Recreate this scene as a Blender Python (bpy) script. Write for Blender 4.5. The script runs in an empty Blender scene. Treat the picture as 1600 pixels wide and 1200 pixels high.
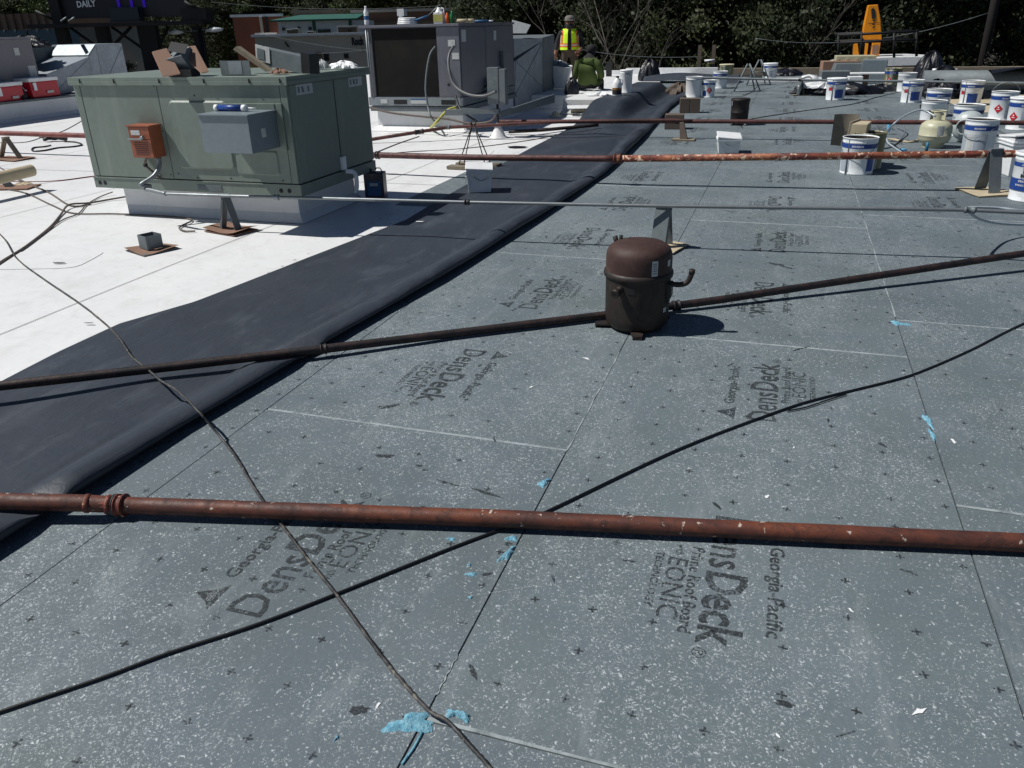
import bpy, bmesh, math, random
from mathutils import Vector, Matrix, Quaternion
random.seed(7)
S = bpy.context.scene
COL = S.collection
# ---------------------------------------------------------------- camera
def set_camera():
    cd = bpy.data.cameras.new('camera'); co = bpy.data.objects.new('camera', cd); COL.objects.link(co)
    yaw, pitch, roll = CAM_YAW, CAM_PITCH, CAM_ROLL
    F = Vector((-math.sin(yaw)*math.cos(pitch), math.cos(yaw)*math.cos(pitch), -math.sin(pitch)))
    R = Vector((math.cos(yaw), math.sin(yaw), 0)); U = R.cross(F)
    R2 = R*math.cos(roll) + U*math.sin(roll); U2 = -R*math.sin(roll) + U*math.cos(roll)
    m = Matrix((R2, U2, -F)).transposed().to_4x4(); m.translation = Vector((0, 0, CAM_H))
    co.matrix_world = m
    cd.sensor_width = 36; cd.lens = CAM_F/1600*36; cd.clip_start = 0.02; cd.clip_end = 2000
    S.camera = co
CAM_F, CAM_YAW, CAM_PITCH, CAM_ROLL, CAM_H = 1240.73, 0.326459, 0.426245, -0.024043, 1.3624
set_camera()
# ---------------------------------------------------------------- light
SUN_EL, SUN_AZ = math.radians(54), math.radians(19)     # light travels towards +X and a little +Y
w = bpy.data.worlds.new('World'); S.world = w; w.use_nodes = True
nt = w.node_tree; nt.nodes.clear()
sky = nt.nodes.new('ShaderNodeTexSky'); sky.sky_type = 'NISHITA'; sky.sun_disc = False; sky.altitude = 1600; sky.air_density = 0.75; sky.dust_density = 0.3
sky.sun_elevation = SUN_EL; sky.sun_rotation = math.atan2(-math.cos(SUN_AZ), -math.sin(SUN_AZ)) % (2*math.pi)
bg = nt.nodes.new('ShaderNodeBackground'); bg.inputs[1].default_value = 0.05
wo = nt.nodes.new('ShaderNodeOutputWorld')
nt.links.new(sky.outputs[0], bg.inputs[0]); nt.links.new(bg.outputs[0], wo.inputs[0])
ld = bpy.data.lights.new('sun', 'SUN'); ld.energy = 5.0; ld.angle = math.radians(0.53); ld.color = (1, 0.97, 0.92)
lo = bpy.data.objects.new('sun', ld); COL.objects.link(lo)
trav = Vector((math.cos(SUN_AZ)*math.cos(SUN_EL), math.sin(SUN_AZ)*math.cos(SUN_EL), -math.sin(SUN_EL)))
lo.rotation_euler = trav.to_track_quat('-Z', 'Y').to_euler(); lo.location = (-10, -2, 20)
vs = S.view_settings; vs.view_transform = 'Standard'; vs.look = 'None'; vs.exposure = -0.08; vs.gamma = 1.0
vs.use_curve_mapping = False
S.render.engine = 'CYCLES'
# ---------------------------------------------------------------- materials
def rgb(h):
    h = h.lstrip('#'); c = [int(h[i:i+2], 16)/255 for i in (0, 2, 4)]
    return tuple((x/12.92 if x <= .04045 else ((x+.055)/1.055)**2.4) for x in c)
class NT:
    def __init__(s, name):
        s.m = bpy.data.materials.new(name); s.m.use_nodes = True; s.t = s.m.node_tree
        s.b = s.t.nodes['Principled BSDF']; s.out = s.t.nodes['Material Output']
    def n(s, typ, **kw):
        nd = s.t.nodes.new(typ)
        for k, v in kw.items():
            if k.startswith('i_'):
                key = k[2:]; key = int(key) if key.isdigit() else key.replace('_', ' ')
                nd.inputs[key].default_value = v
            else: setattr(nd, k, v)
        return nd
    def l(s, a, b): s.t.links.new(a, b)
    def coord(s, space='Object'):
        if space == 'World': return s.n('ShaderNodeNewGeometry').outputs['Position']
        return s.n('ShaderNodeTexCoord').outputs['Object']
    def noise(s, co, scale, detail=4, rough=.55, dist=0):
        nd = s.n('ShaderNodeTexNoise'); nd.inputs['Scale'].default_value = scale; nd.inputs['Detail'].default_value = detail
        nd.inputs['Roughness'].default_value = rough; nd.inputs['Distortion'].default_value = dist
        s.l(co, nd.inputs['Vector']); return nd.outputs['Fac']
    def ramp(s, fac, stops, interp='LINEAR'):
        nd = s.n('ShaderNodeValToRGB'); cr = nd.color_ramp; cr.interpolation = interp
        while len(cr.elements) < len(stops): cr.elements.new(.5)
        for e, (p, c) in zip(cr.elements, stops):
            e.position = p; e.color = (c, c, c, 1) if isinstance(c, (int, float)) else (*c[:3], 1)
        s.l(fac, nd.inputs[0]); return nd.outputs[0]
    def mix(s, f, a, b, mode='MIX'):
        nd = s.n('ShaderNodeMix', data_type='RGBA', blend_type=mode)
        for src, i in ((f, 0), (a, 6), (b, 7)):
            if hasattr(src, 'links'): s.l(src, nd.inputs[i])
            elif isinstance(src, (int, float)): nd.inputs[i].default_value = src if i == 0 else (src, src, src, 1)
            else: nd.inputs[i].default_value = (*src[:3], 1)
        return nd.outputs[2]
    def math(s, op, a, b=0.5, clamp=False):
        nd = s.n('ShaderNodeMath', operation=op, use_clamp=clamp)
        for src, i in ((a, 0), (b, 1)):
            if hasattr(src, 'links'): s.l(src, nd.inputs[i])
            else: nd.inputs[i].default_value = src
        return nd.outputs[0]
    def mapping(s, co, scale=(1, 1, 1), rot=(0, 0, 0), loc=(0, 0, 0)):
        nd = s.n('ShaderNodeMapping'); nd.inputs['Scale'].default_value = scale; nd.inputs['Rotation'].default_value = rot
        nd.inputs['Location'].default_value = loc; s.l(co, nd.inputs['Vector']); return nd.outputs[0]
    def bump(s, h, strength=.3, dist=.01):
        nd = s.n('ShaderNodeBump'); nd.inputs['Strength'].default_value = strength; nd.inputs['Distance'].default_value = dist
        s.l(h, nd.inputs['Height']); s.l(nd.outputs[0], s.b.inputs['Normal'])
    def set(s, **kw):
        for k, v in kw.items():
            k = k.replace('_', ' ')
            if hasattr(v, 'links'): s.l(v, s.b.inputs[k])
            elif k == 'Base Color': s.b.inputs[k].default_value = (*v[:3], 1)
            else: s.b.inputs[k].default_value = v
MATS = {}
def simple(name, col, rough=.6, metal=0, var=.18, scale=6, dirt=None, dirt_amt=.35, spec=.5, bump=0, streak=None):
    """a painted / plain surface with uneven tone, fine grain and some dirt"""
    if name in MATS: return MATS[name]
    if isinstance(col, str): col = rgb(col)
    k = NT(name); co = k.coord()
    n1 = k.noise(co, scale, 5, .6); n2 = k.noise(co, scale*9, 3)
    lo_ = tuple(c*(1-var) for c in col); hi = tuple(min(1, c*(1+var)) for c in col)
    c = k.ramp(n1, [(.3, lo_), (.7, hi)])
    if dirt is not None:
        if isinstance(dirt, str): dirt = rgb(dirt)
        d = k.ramp(k.noise(co, scale*.7, 8, .7, 1.2), [(.5, 0), (.72, dirt_amt)])
        c = k.mix(d, c, dirt)
    c = k.mix(.12, c, k.ramp(n2, [(.3, .25), (.7, .75)]), 'OVERLAY')
    if streak is not None:
        sk = k.ramp(k.noise(k.mapping(co, (1, 1, .07)), 9, 5, .7), [(.52, 0), (.74, .42)]); c = k.mix(sk, c, rgb(streak))
        c = k.mix(k.ramp(k.noise(co, 5, 7, .8, 1.5), [(.62, 0), (.70, .3)]), c, tuple(x*.55 for x in col))
    k.set(Base_Color=c, Roughness=k.ramp(n1, [(.2, max(.02, rough-.1)), (.8, min(1, rough+.1))]), Metallic=metal, Specular_IOR_Level=spec)
    if bump: k.bump(n2, bump, .004)
    MATS[name] = k.m; return k.m
def board_mat():
    k = NT('insulation_board_face'); co = k.coord('World')
    big = k.noise(co, .9, 4, .6); med = k.noise(co, 5, 4, .6); fine = k.noise(co, 90, 2)
    base = k.ramp(big, [(.3, rgb('#586368')), (.7, rgb('#68737a'))])
    base = k.mix(k.ramp(med, [(.35, 0), (.7, .5)]), base, rgb('#5e696c'))
    oi = k.n('ShaderNodeObjectInfo'); base = k.mix(k.math('MULTIPLY', oi.outputs['Random'], .38), base, rgb('#525c64'))
    base = k.mix(k.ramp(k.noise(co, .55, 6, .7, .8), [(.45, 0), (.72, .35)]), base, rgb('#7b8587')); base = k.mix(k.ramp(k.noise(k.mapping(co, (1, 1, 1), (0, 0, 0), (7, 3, 0)), .8, 6, .7, .8), [(.5, 0), (.75, .4)]), base, rgb('#4c5650'))
    base = k.mix(.10, base, k.ramp(fine, [(.3, .2), (.7, .8)]), 'OVERLAY')
    dens = k.ramp(k.noise(co, 1.1, 6, .7, .5), [(.42, .0), (.58, 1)])
    dens = k.math('MULTIPLY', dens, k.ramp(k.noise(co, 14, 3, .6), [(.36, .35), (.62, 1.15)]))
    wn = k.n('ShaderNodeTexNoise'); wn.inputs['Scale'].default_value = 45; k.l(co, wn.inputs['Vector'])
    wn2 = k.n('ShaderNodeTexNoise'); wn2.inputs['Scale'].default_value = 190; k.l(co, wn2.inputs['Vector'])
    warp = k.mix(.009, k.mix(.026, co, wn.outputs['Color'], 'ADD'), wn2.outputs['Color'], 'ADD')
    tot = None
    for rot, sc, seed in ((.5, 66, 0), (-.5, 100, 5), (1.2, 60, 9), (.1, 140, 3), (2.1, 84, 14), (2.7, 180, 21)):
        cw = k.mapping(k.mapping(warp, (1, 1, 1), (0, 0, rot), (seed, seed*.7, 0)), (1, 2.0, 1))
        v = k.n('ShaderNodeTexVoronoi', feature='F1'); v.inputs['Scale'].default_value = sc; v.inputs['Randomness'].default_value = 1
        k.l(cw, v.inputs['Vector'])
        spot = k.ramp(v.outputs['Distance'], [(.10, 1), (.34, 0)])
        sx = k.n('ShaderNodeSeparateColor'); k.l(v.outputs['Color'], sx.inputs[0])
        thr = k.math('GREATER_THAN', sx.outputs[0], k.math('SUBTRACT', .93, k.math('MULTIPLY', dens, .46)))
        f = k.math('MULTIPLY', k.math('MULTIPLY', spot, thr), k.math('ADD', .25, k.math('MULTIPLY', sx.outputs[1], .75)))
        tot = f if tot is None else k.math('MAXIMUM', tot, f)
    c = k.mix(k.math('MULTIPLY', tot, .80), base, rgb('#d5dde0'))
    # chalky gypsum dust and scuffs
    sc_ = k.ramp(k.noise(k.mapping(co, (1, .25, 1), (0, 0, .25)), 7, 6, .75, .5), [(.54, 0), (.76, .34)])
    c = k.mix(sc_, c, rgb('#98a0a2'))
    dk = k.ramp(k.noise(k.mapping(co, (1, .5, 1), (0, 0, -.4)), 16, 4, .6, .3), [(.745, 0), (.775, .55)])
    c = k.mix(dk, c, rgb('#272b2f'))
    k.set(Base_Color=c, Roughness=k.ramp(tot, [(0, .62), (1, .4)]), Specular_IOR_Level=.35)
    k.bump(k.math('ADD', k.math('MULTIPLY', tot, .7), k.math('MULTIPLY', fine, .5)), .35, .002)
    return k.m
def print_mat(hi=.91, t0=.595, nm='worn_black_print'):
    k = NT(nm); co = k.coord('World')
    n = k.noise(co, 120, 3, .7); n2 = k.noise(co, 9, 3)
    a = k.ramp(k.math('ADD', n, k.math('MULTIPLY', n2, .35)), [(t0, hi), (t0+.18, .2 if hi > .9 else .05)])
    k.set(Base_Color=rgb('#2a2f33'), Roughness=.7, Alpha=a); return k.m
def white_roof_mat():
    k = NT('white_roof_membrane'); co = k.coord('World')
    n = k.noise(co, .8, 6, .65); n2 = k.noise(co, 7, 6, .7, .8); n3 = k.noise(k.mapping(co, (1, .3, 1), (0, 0, .8)), 3, 5, .7)
    c = k.ramp(n, [(.3, (.66, .67, .68)), (.7, (.74, .75, .755))])
    c = k.mix(k.ramp(n2, [(.50, 0), (.75, .45)]), c, (.50, .495, .48))
    c = k.mix(k.ramp(n3, [(.55, 0), (.75, .32)]), c, (.44, .43, .41))
    sp = k.ramp(k.noise(co, 45, 2), [(.74, 0), (.78, .5)]); c = k.mix(sp, c, (.35, .34, .33))
    k.set(Base_Color=c, Roughness=.5, Specular_IOR_Level=.35); k.bump(k.noise(co, 2.5, 4, .6), .35, .03); return k.m
def sheet_mat():
    k = NT('charcoal_membrane'); co = k.coord('World')
    n = k.noise(co, 1.3, 5, .6); n2 = k.noise(k.mapping(co, (1, .35, 1), (0, 0, -.9)), 5, 7, .72, .6)
    c = k.ramp(n, [(.3, rgb('#2d333c')), (.7, rgb('#373d46'))])
    c = k.mix(k.ramp(n2, [(.52, 0), (.78, .40)]), c, rgb('#5f666f'))
    c = k.mix(k.ramp(k.noise(co, 60, 2), [(.76, 0), (.8, .5)]), c, rgb('#8a9098'))
    k.set(Base_Color=c, Roughness=k.ramp(n2, [(.3, .50), (.8, .62)]), Specular_IOR_Level=.35); k.bump(k.math('ADD', k.noise(co, 6, 4, .6), k.math('MULTIPLY', k.noise(k.mapping(co, (1, .22, 1), (0, 0, .25)), 10, 5, .7, 1.0), .7)), .55, .012); return k.m
def rust_mat(name, cols, scale=9, flecks='#c9b9a8', stretch=(.25, 1, 1), amt=.6, thr=.66):
    k = NT(name); co = k.mapping(k.coord(), stretch)
    n = k.noise(co, scale, 6, .65, .4); n2 = k.noise(k.coord(), scale*2.6, 6, .75, .3)
    c = k.ramp(n, [(.28, rgb(cols[0])), (.45, rgb(cols[1])), (.6, rgb(cols[2])), (.75, rgb(cols[1]))])
    c = k.mix(k.ramp(n2, [(.48, 0), (.64, .75)]), c, rgb(cols[0]))
    f = k.ramp(k.noise(k.coord(), scale*3.3, 4, .6, .5), [(thr, 0), (thr+.05, amt)])
    c = k.mix(f, c, rgb(flecks))
    k.set(Base_Color=c, Roughness=k.ramp(n2, [(.3, .45), (.8, .8)]), Specular_IOR_Level=.4); k.bump(n2, .5, .003); return k.m
def galv_mat(name, col='#8f979b', metal=.55, rough=.42):
    k = NT(name); co = k.coord()
    v = k.n('ShaderNodeTexVoronoi'); v.inputs['Scale'].default_value = 28; k.l(co, v.inputs['Vector'])
    c0 = rgb(col); n = k.noise(co, 4, 6, .7, .6)
    c = k.mix(k.ramp(n, [(.35, 0), (.75, .55)]), c0, tuple(x*.62 for x in c0))
    sc = k.n('ShaderNodeSeparateColor'); k.l(v.outputs['Color'], sc.inputs[0])
    c = k.mix(.14, c, k.ramp(sc.outputs[0], [(0, .25), (1, .75)]), 'OVERLAY')
    c = k.mix(k.ramp(k.noise(co, 3, 7, .75, 1), [(.6, 0), (.75, .35)]), c, rgb('#b8b8b4'))
    k.set(Base_Color=c, Metallic=metal, Roughness=k.ramp(n, [(.3, rough), (.8, rough+.2)])); return k.m
def leaf_mat(name, c1, c2, c3):
    k = NT(name); co = k.coord(); n = k.noise(co, 1.1, 4, .6); n2 = k.noise(co, 14, 2)
    c = k.ramp(n, [(.35, c1), (.52, c2), (.7, c3)]); c = k.mix(k.ramp(n2, [(.4, 0), (.7, .4)]), c, c1)
    k.set(Base_Color=c, Roughness=.6, Specular_IOR_Level=.3)
    tr = k.n('ShaderNodeBsdfTranslucent'); k.l(c, tr.inputs[0]); mx = k.n('ShaderNodeMixShader'); mx.inputs[0].default_value = .38
    k.l(k.b.outputs[0], mx.inputs[1]); k.l(tr.outputs[0], mx.inputs[2]); k.l(mx.outputs[0], k.out.inputs[0]); return k.m
def coil_mat():
    k = NT('condenser_coil'); co = k.coord()
    wv = k.n('ShaderNodeTexWave', wave_type='BANDS', bands_direction='Z'); wv.inputs['Scale'].default_value = 30; k.l(co, wv.inputs['Vector'])
    n = k.noise(co, 2.5, 6, .7, .5)
    c = k.ramp(n, [(.3, rgb('#0d0d0f')), (.55, rgb('#191817')), (.75, rgb('#262420'))]); c = k.mix(.25, c, wv.outputs[0], 'MULTIPLY')
    k.set(Base_Color=c, Roughness=.75, Specular_IOR_Level=.15); k.bump(wv.outputs[0], .5, .004); return k.m
def drip_mat(name, base, drip, thr=.5, xs=14):
    """pail paint with vertical drips of spilled adhesive"""
    k = NT(name); co = k.coord()
    n = k.noise(k.mapping(co, (1, 1, .12)), xs, 4, .6); n2 = k.noise(co, 8, 4)
    c = k.mix(k.ramp(n2, [(.4, 0), (.75, .3)]), rgb(base), tuple(x*.6 for x in rgb(base)))
    c = k.mix(k.ramp(n, [(thr, 0), (thr+.06, .9)]), c, rgb(drip))
    k.set(Base_Color=c, Roughness=.4); return k.m
M = dict(
 board=board_mat(), print=print_mat(), white_roof=white_roof_mat(), sheet=sheet_mat(),
 gyp=simple('gypsum_core', '#8f989b', .9, var=.25, scale=18, dirt='#5b6569', dirt_amt=.8),
 joint=simple('dark_joint', '#14171a', .9), seam=simple('seam_line', '#5d5b5c', .8), cross=None,
 rust=rust_mat('rusted_pipe_paint', ('#2f1f1d', '#523028', '#6e3d2a'), 9, '#c8bdb2', (.3, 1, 1), .8, .65),
 rust2=rust_mat('scaling_rusty_pipe', ('#40241f', '#70372c', '#a4694a'), 7, '#d9bfa6', (.5, 1, 1), .85, .56),
 rust3=rust_mat('dark_red_pipe', ('#281a1a', '#54322f', '#5f3b38'), 6, '#988c88', (.3, 1, 1), .5, .68),
 redpipe=rust_mat('dull_red_pipe', ('#5a2c2c', '#7c4640', '#8a5048'), 5, '#a08c88', (.3, 1, 1), .4, .7),
 tar=rust_mat('tarred_pipe', ('#0f0f12', '#241f20', '#3a2a28'), 14, '#5b4a45', (.6, 1, 1), .5, .66),
 conduit=galv_mat('galvanized_conduit', '#878d90', .6, .4), galv=galv_mat('galvanized_steel'), galvd=galv_mat('dull_galvanized', '#6b7478', .3, .55),
 duct=galv_mat('duct_steel', '#98a0a8', .45, .5), strut=galv_mat('grey_strut', '#6b7377', .2, .6),
 green=simple('grey_green_panel_paint', '#707c74', .5, var=.06, scale=2, dirt='#6a6f66', dirt_amt=.4, streak='#8b938a'),
 greenhood=simple('grey_hood_paint', '#717d83', .5, var=.05, scale=3, dirt='#6d7375', dirt_amt=.3),
 grayunit=simple('slate_grey_unit_paint', '#5f606a', .45, var=.07, scale=2, dirt='#7d7a78', dirt_amt=.3, streak='#777780'),
 lgray=simple('warm_grey_unit_paint', '#6e6c72', .5, var=.07, scale=2),
 coil=coil_mat(), orange=simple('orange_switch_box_paint', '#8f5036', .5, var=.12, scale=9, dirt='#7a452f', dirt_amt=.5),
 sticker=simple('white_sticker', '#b9bcbb', .6, var=.05, dirt='#6f7375', dirt_amt=.5, scale=40), stickerblue=simple('blue_sticker', '#2b5a86', .6),
 ink=simple('black_ink', '#17181b', .7), black=simple('black_plastic', '#121316', .45), blackbag=simple('black_bag_plastic', '#0b0e17', .42, var=.3, bump=.2),
 rubber=simple('patch_black', '#15161a', .6), whitep=simple('white_plastic', '#e4e6e7', .35, var=.04, dirt='#9a9d9d', dirt_amt=.4),
 pail=simple('white_pail_paint', '#e2e6e8', .35, var=.05, dirt='#8d9398', dirt_amt=.5, scale=9), blue=simple('blue_pail_band', '#1c3f86', .4, var=.08),
 pailin=simple('dried_adhesive', '#4a4640', .4, var=.3, scale=20), paillabel=simple('pail_label_print', '#a2abb4', .5, var=.12, scale=60, dirt='#78828c', dirt_amt=.7),
 red=simple('hazard_red', '#b3202e', .45, var=.08), olive=drip_mat('olive_stained_pail', '#b9bdb4', '#6b6634', .44), yellowstain=drip_mat('stained_rim', '#8a8560', '#4d4926', .5),
 brown=rust_mat('compressor_brown', ('#171413', '#26201d', '#332925'), 4, '#5e524c', (1, 1, .4), .3, .72),
 browntop=simple('compressor_dome_brown', '#3f2d29', .62, var=.22, scale=9, dirt='#64524a', dirt_amt=.5, streak='#2c211e', spec=.35),
 wood=simple('weathered_wood', '#7d7465', .85, var=.2, scale=12), ply=simple('pale_plywood', '#b0a48a', .8, var=.12, scale=8),
 card=simple('brown_fibre_board', '#806454', .85, var=.12, scale=8), brownwood=simple('brown_wood_block', '#5c5148', .85, var=.15, scale=14),
 cream=simple('cream_tank_paint', '#b5b49a', .4, var=.05, dirt='#8d8b76', dirt_amt=.35, scale=7), greytank=simple('pale_grey_tank_paint', '#a9b3b3', .4, var=.05),
 teal=simple('teal_rubber', '#1d5f7c', .5), foam=None, hose=simple('clear_hose', '#9fa9b0', .25, var=.1), flex=simple('grey_flexible_conduit', '#55585a', .5), yellow=simple('yellow_hose', '#b0ac5c', .5),
 cable=simple('grey_brown_cable', '#5d534d', .7, var=.35, scale=30), ropem=simple('black_wire_insulation', '#0b0c0f', .5),
 cable2=rust_mat('taped_cable', ('#121314', '#3a3a3c', '#54524e'), 9, '#8a8676', (1, 1, 1), .5, .6),
 cooler=simple('red_cooler_plastic', '#b0182c', .4, var=.06), lightblue=simple('light_blue_tape', '#5aa9d8', .5),
 vest=None, skin=simple('tanned_skin', '#7a4f3c', .6), darkcloth=simple('dark_work_clothes', '#1d1c20', .9, var=.2, scale=12), brownpants=simple('brown_work_trousers', '#43372d', .9, var=.2, scale=12),
 greencloth=simple('olive_green_hoodie', '#4a5a28', .85, var=.12, scale=10), hivis=simple('hi_vis_yellow', '#c4ea18', .7, var=.05), hvorange=simple('hi_vis_orange', '#e0642a', .6), reflect=simple('reflective_band', '#c3b7a4', .3),
 cap=simple('grey_cap', '#6a6862', .9), navy=simple('navy_can_paint', '#161a3a', .35), amber=simple('amber_label', '#8a5f2a', .5), cream2=simple('cream_lid', '#c6bfa0', .5),
)
def foam_mat():
    k = NT('blue_spray_foam'); co = k.coord('World'); n = k.noise(co, 70, 5, .7); 
    c = k.ramp(n, [(.3, rgb('#3f7f9c')), (.5, rgb('#74aec4')), (.75, rgb('#a3cbd8'))]); k.set(Base_Color=k.mix(k.ramp(k.noise(co, 25, 6, .8), [(.5, 0), (.7, .5)]), c, rgb('#6d7f86')), Roughness=.8); k.bump(n, 1.0, .01); return k.m
M['foam'] = foam_mat()
M['chalk'] = print_mat(.55, .52, 'chalky_scratch'); M['chalk'].node_tree.nodes['Principled BSDF'].inputs['Base Color'].default_value = (.42, .45, .46, 1)
M['cross'] = print_mat(.88, .60, 'faded_black_print')
# ---------------------------------------------------------------- mesh helpers
class MB:
    def __init__(s): s.v = []; s.f = []; s.mi = []; s.mats = []; s.sm = []
    def mat(s, m):
        if m not in s.mats: s.mats.append(m)
        return s.mats.index(m)
    def add(s, vs, fs, m, smooth=False):
        o = len(s.v); s.v += [tuple(v) for v in vs]; k = s.mat(m)
        for f in fs: s.f.append(tuple(i+o for i in f)); s.mi.append(k); s.sm.append(smooth)
        return s
    def box(s, a, b, m, rot=None, piv=None):
        x0, y0, z0 = a; x1, y1, z1 = b
        vs = [Vector(p) for p in ((x0,y0,z0),(x1,y0,z0),(x1,y1,z0),(x0,y1,z0),(x0,y0,z1),(x1,y0,z1),(x1,y1,z1),(x0,y1,z1))]
        if rot is not None:
            pv = Vector(piv) if piv is not None else (Vector(a)+Vector(b))/2
            vs = [pv + rot @ (v-pv) for v in vs]
        return s.add(vs, [(0,3,2,1),(4,5,6,7),(0,1,5,4),(1,2,6,5),(2,3,7,6),(3,0,4,7)], m)
    def prism(s, poly, d, m):
        """poly: list of 3D points, extruded by vector d"""
        n = len(poly); P = [Vector(p) for p in poly]; Q = [p+Vector(d) for p in P]
        return s.add(P+Q, [tuple(range(n))[::-1], tuple(range(n, 2*n))]+[(i, (i+1)%n, n+(i+1)%n, n+i) for i in range(n)], m)
    def tube(s, path, r, m, seg=8, cap=True, smooth=True):
        P = [Vector(p) for p in path]; n = len(P); rs = r if isinstance(r, (list, tuple)) else [r]*n
        vs = []; up = None
        for i, p in enumerate(P):
            t = (P[min(i+1, n-1)]-P[max(i-1, 0)]).normalized()
            if up is None: up = t.orthogonal().normalized()
            else:
                up = up - t*up.dot(t); up = up.normalized() if up.length > 1e-6 else t.orthogonal().normalized()
            bn = t.cross(up)
            for k in range(seg):
                a = 2*math.pi*k/seg; vs.append(p+(up*math.cos(a)+bn*math.sin(a))*rs[i])
        fs = [(i*seg+k, i*seg+(k+1)%seg, (i+1)*seg+(k+1)%seg, (i+1)*seg+k) for i in range(n-1) for k in range(seg)]
        s.add(vs, fs, m, smooth)
        if cap:
            o = len(s.v)-n*seg; k_ = s.mat(m)
            s.f.append(tuple(o+k for k in range(seg))[::-1]); s.mi.append(k_); s.sm.append(False)
            s.f.append(tuple(o+(n-1)*seg+k for k in range(seg))); s.mi.append(k_); s.sm.append(False)
        return s
    def lathe(s, prof, m, c=(0, 0, 0), seg=28, smooth=True, mats=None, axis=None):
        """prof: (r, z) list. mats: per-segment material"""
        c = Vector(c); rot = Vector((0,0,1)).rotation_difference(Vector(axis)) if axis else None
        vs = []
        for r, z in prof:
            for k in range(seg):
                a = 2*math.pi*k/seg; v = Vector((r*math.cos(a), r*math.sin(a), z))
                vs.append(c + (rot @ v if rot else v))
        o = len(s.v); s.v += [tuple(v) for v in vs]
        for i in range(len(prof)-1):
            mm = s.mat(mats[i] if mats else m)
            for k in range(seg):
                s.f.append((o+i*seg+k, o+i*seg+(k+1)%seg, o+(i+1)*seg+(k+1)%seg, o+(i+1)*seg+k)); s.mi.append(mm); s.sm.append(smooth)
        return s
    def disc(s, c, r, m, seg=24, n=(0, 0, 1)):
        q = Vector((0,0,1)).rotation_difference(Vector(n)); c = Vector(c)
        return s.add([c+q@Vector((r*math.cos(2*math.pi*k/seg), r*math.sin(2*math.pi*k/seg), 0)) for k in range(seg)], [tuple(range(seg))], m)
    def grid(s, fn, nu, nv, m, smooth=True):
        vs = [fn(i/nu, j/nv) for j in range(nv+1) for i in range(nu+1)]
        return s.add(vs, [(j*(nu+1)+i, j*(nu+1)+i+1, (j+1)*(nu+1)+i+1, (j+1)*(nu+1)+i) for j in range(nv) for i in range(nu)], m, smooth)
    def text(s, body, size, m, xf, bold=0, align='LEFT', spacing=1.0):
        vs, fs = text_mesh(body, size, bold, align, spacing); return s.add([xf(v) for v in vs], fs, m)
    def build(s, name, parent=None, loc=None, rotz=0, bevel=0, sub=0):
        me = bpy.data.meshes.new(name); me.from_pydata(s.v, [], s.f)
        for m in s.mats: me.materials.append(m)
        me.polygons.foreach_set('material_index', s.mi); me.polygons.foreach_set('use_smooth', s.sm); me.update()
        o = bpy.data.objects.new(name, me); COL.objects.link(o)
        if parent is not None: o.parent = parent
        if loc is not None: o.location = loc
        if rotz: o.rotation_euler.z = rotz
        if bevel:
            b = o.modifiers.new('bevel', 'BEVEL'); b.width = bevel; b.segments = 2; b.limit_method = 'ANGLE'; b.angle_limit = .7
        if sub:
            b = o.modifiers.new('sub', 'SUBSURF'); b.levels = sub; b.render_levels = sub
        return o
_tc = {}
def text_mesh(body, size, bold=0, align='LEFT', spacing=1.0):
    key = (body, bold, align, spacing)
    if key not in _tc:
        cu = bpy.data.curves.new('t', 'FONT'); cu.body = body; cu.size = 1; cu.offset = bold; cu.align_x = align; cu.space_character = spacing; cu.resolution_u = 2
        ob = bpy.data.objects.new('t', cu); COL.objects.link(ob)
        dg = bpy.context.evaluated_depsgraph_get(); me = ob.evaluated_get(dg).to_mesh()
        _tc[key] = ([v.co.copy() for v in me.vertices], [tuple(p.vertices) for p in me.polygons])
        ob.evaluated_get(dg).to_mesh_clear(); bpy.data.objects.remove(ob); bpy.data.curves.remove(cu)
    vs, fs = _tc[key]; return [v*size for v in vs], fs
def on_plane(o, ux, uy, lift=.0015):
    o = Vector(o); ux = Vector(ux).normalized(); uy = Vector(uy).normalized(); n = ux.cross(uy)*lift
    return lambda v: o + ux*v.x + uy*v.y + n
def on_cyl(r, a0, z0, cx=0, cy=0):
    return lambda v: Vector((cx + r*math.cos(a0+v.x/r), cy + r*math.sin(a0+v.x/r), z0+v.y))
def tag(o, label=None, cat=None, group=None, kind=None):
    if label: o['label'] = label
    if cat: o['category'] = cat
    if group: o['group'] = group
    if kind: o['kind'] = kind
    return o
def thing(name, label, cat, loc=(0, 0, 0), rotz=0, group=None):
    o = bpy.data.objects.new(name, None); COL.objects.link(o); o.location = loc; o.rotation_euler = (0, 0, rotz); o.empty_display_size = .1
    return tag(o, label, cat, group)
def copy_tree(o, parent=None):
    c = o.copy(); COL.objects.link(c); c.parent = parent
    for ch in list(o.children): copy_tree(ch, c)
    return c
def smooth_path(P, n=6):
    P = [Vector(p) for p in P]; out = []
    for i in range(len(P)-1):
        p0 = P[max(i-1, 0)]; p1 = P[i]; p2 = P[i+1]; p3 = P[min(i+2, len(P)-1)]
        for k in range(n):
            t = k/n; out.append(.5*((2*p1)+(p2-p0)*t+(2*p0-5*p1+4*p2-p3)*t*t+(3*p1-p0-3*p2+p3)*t**3))
    out.append(P[-1]); return out
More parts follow.
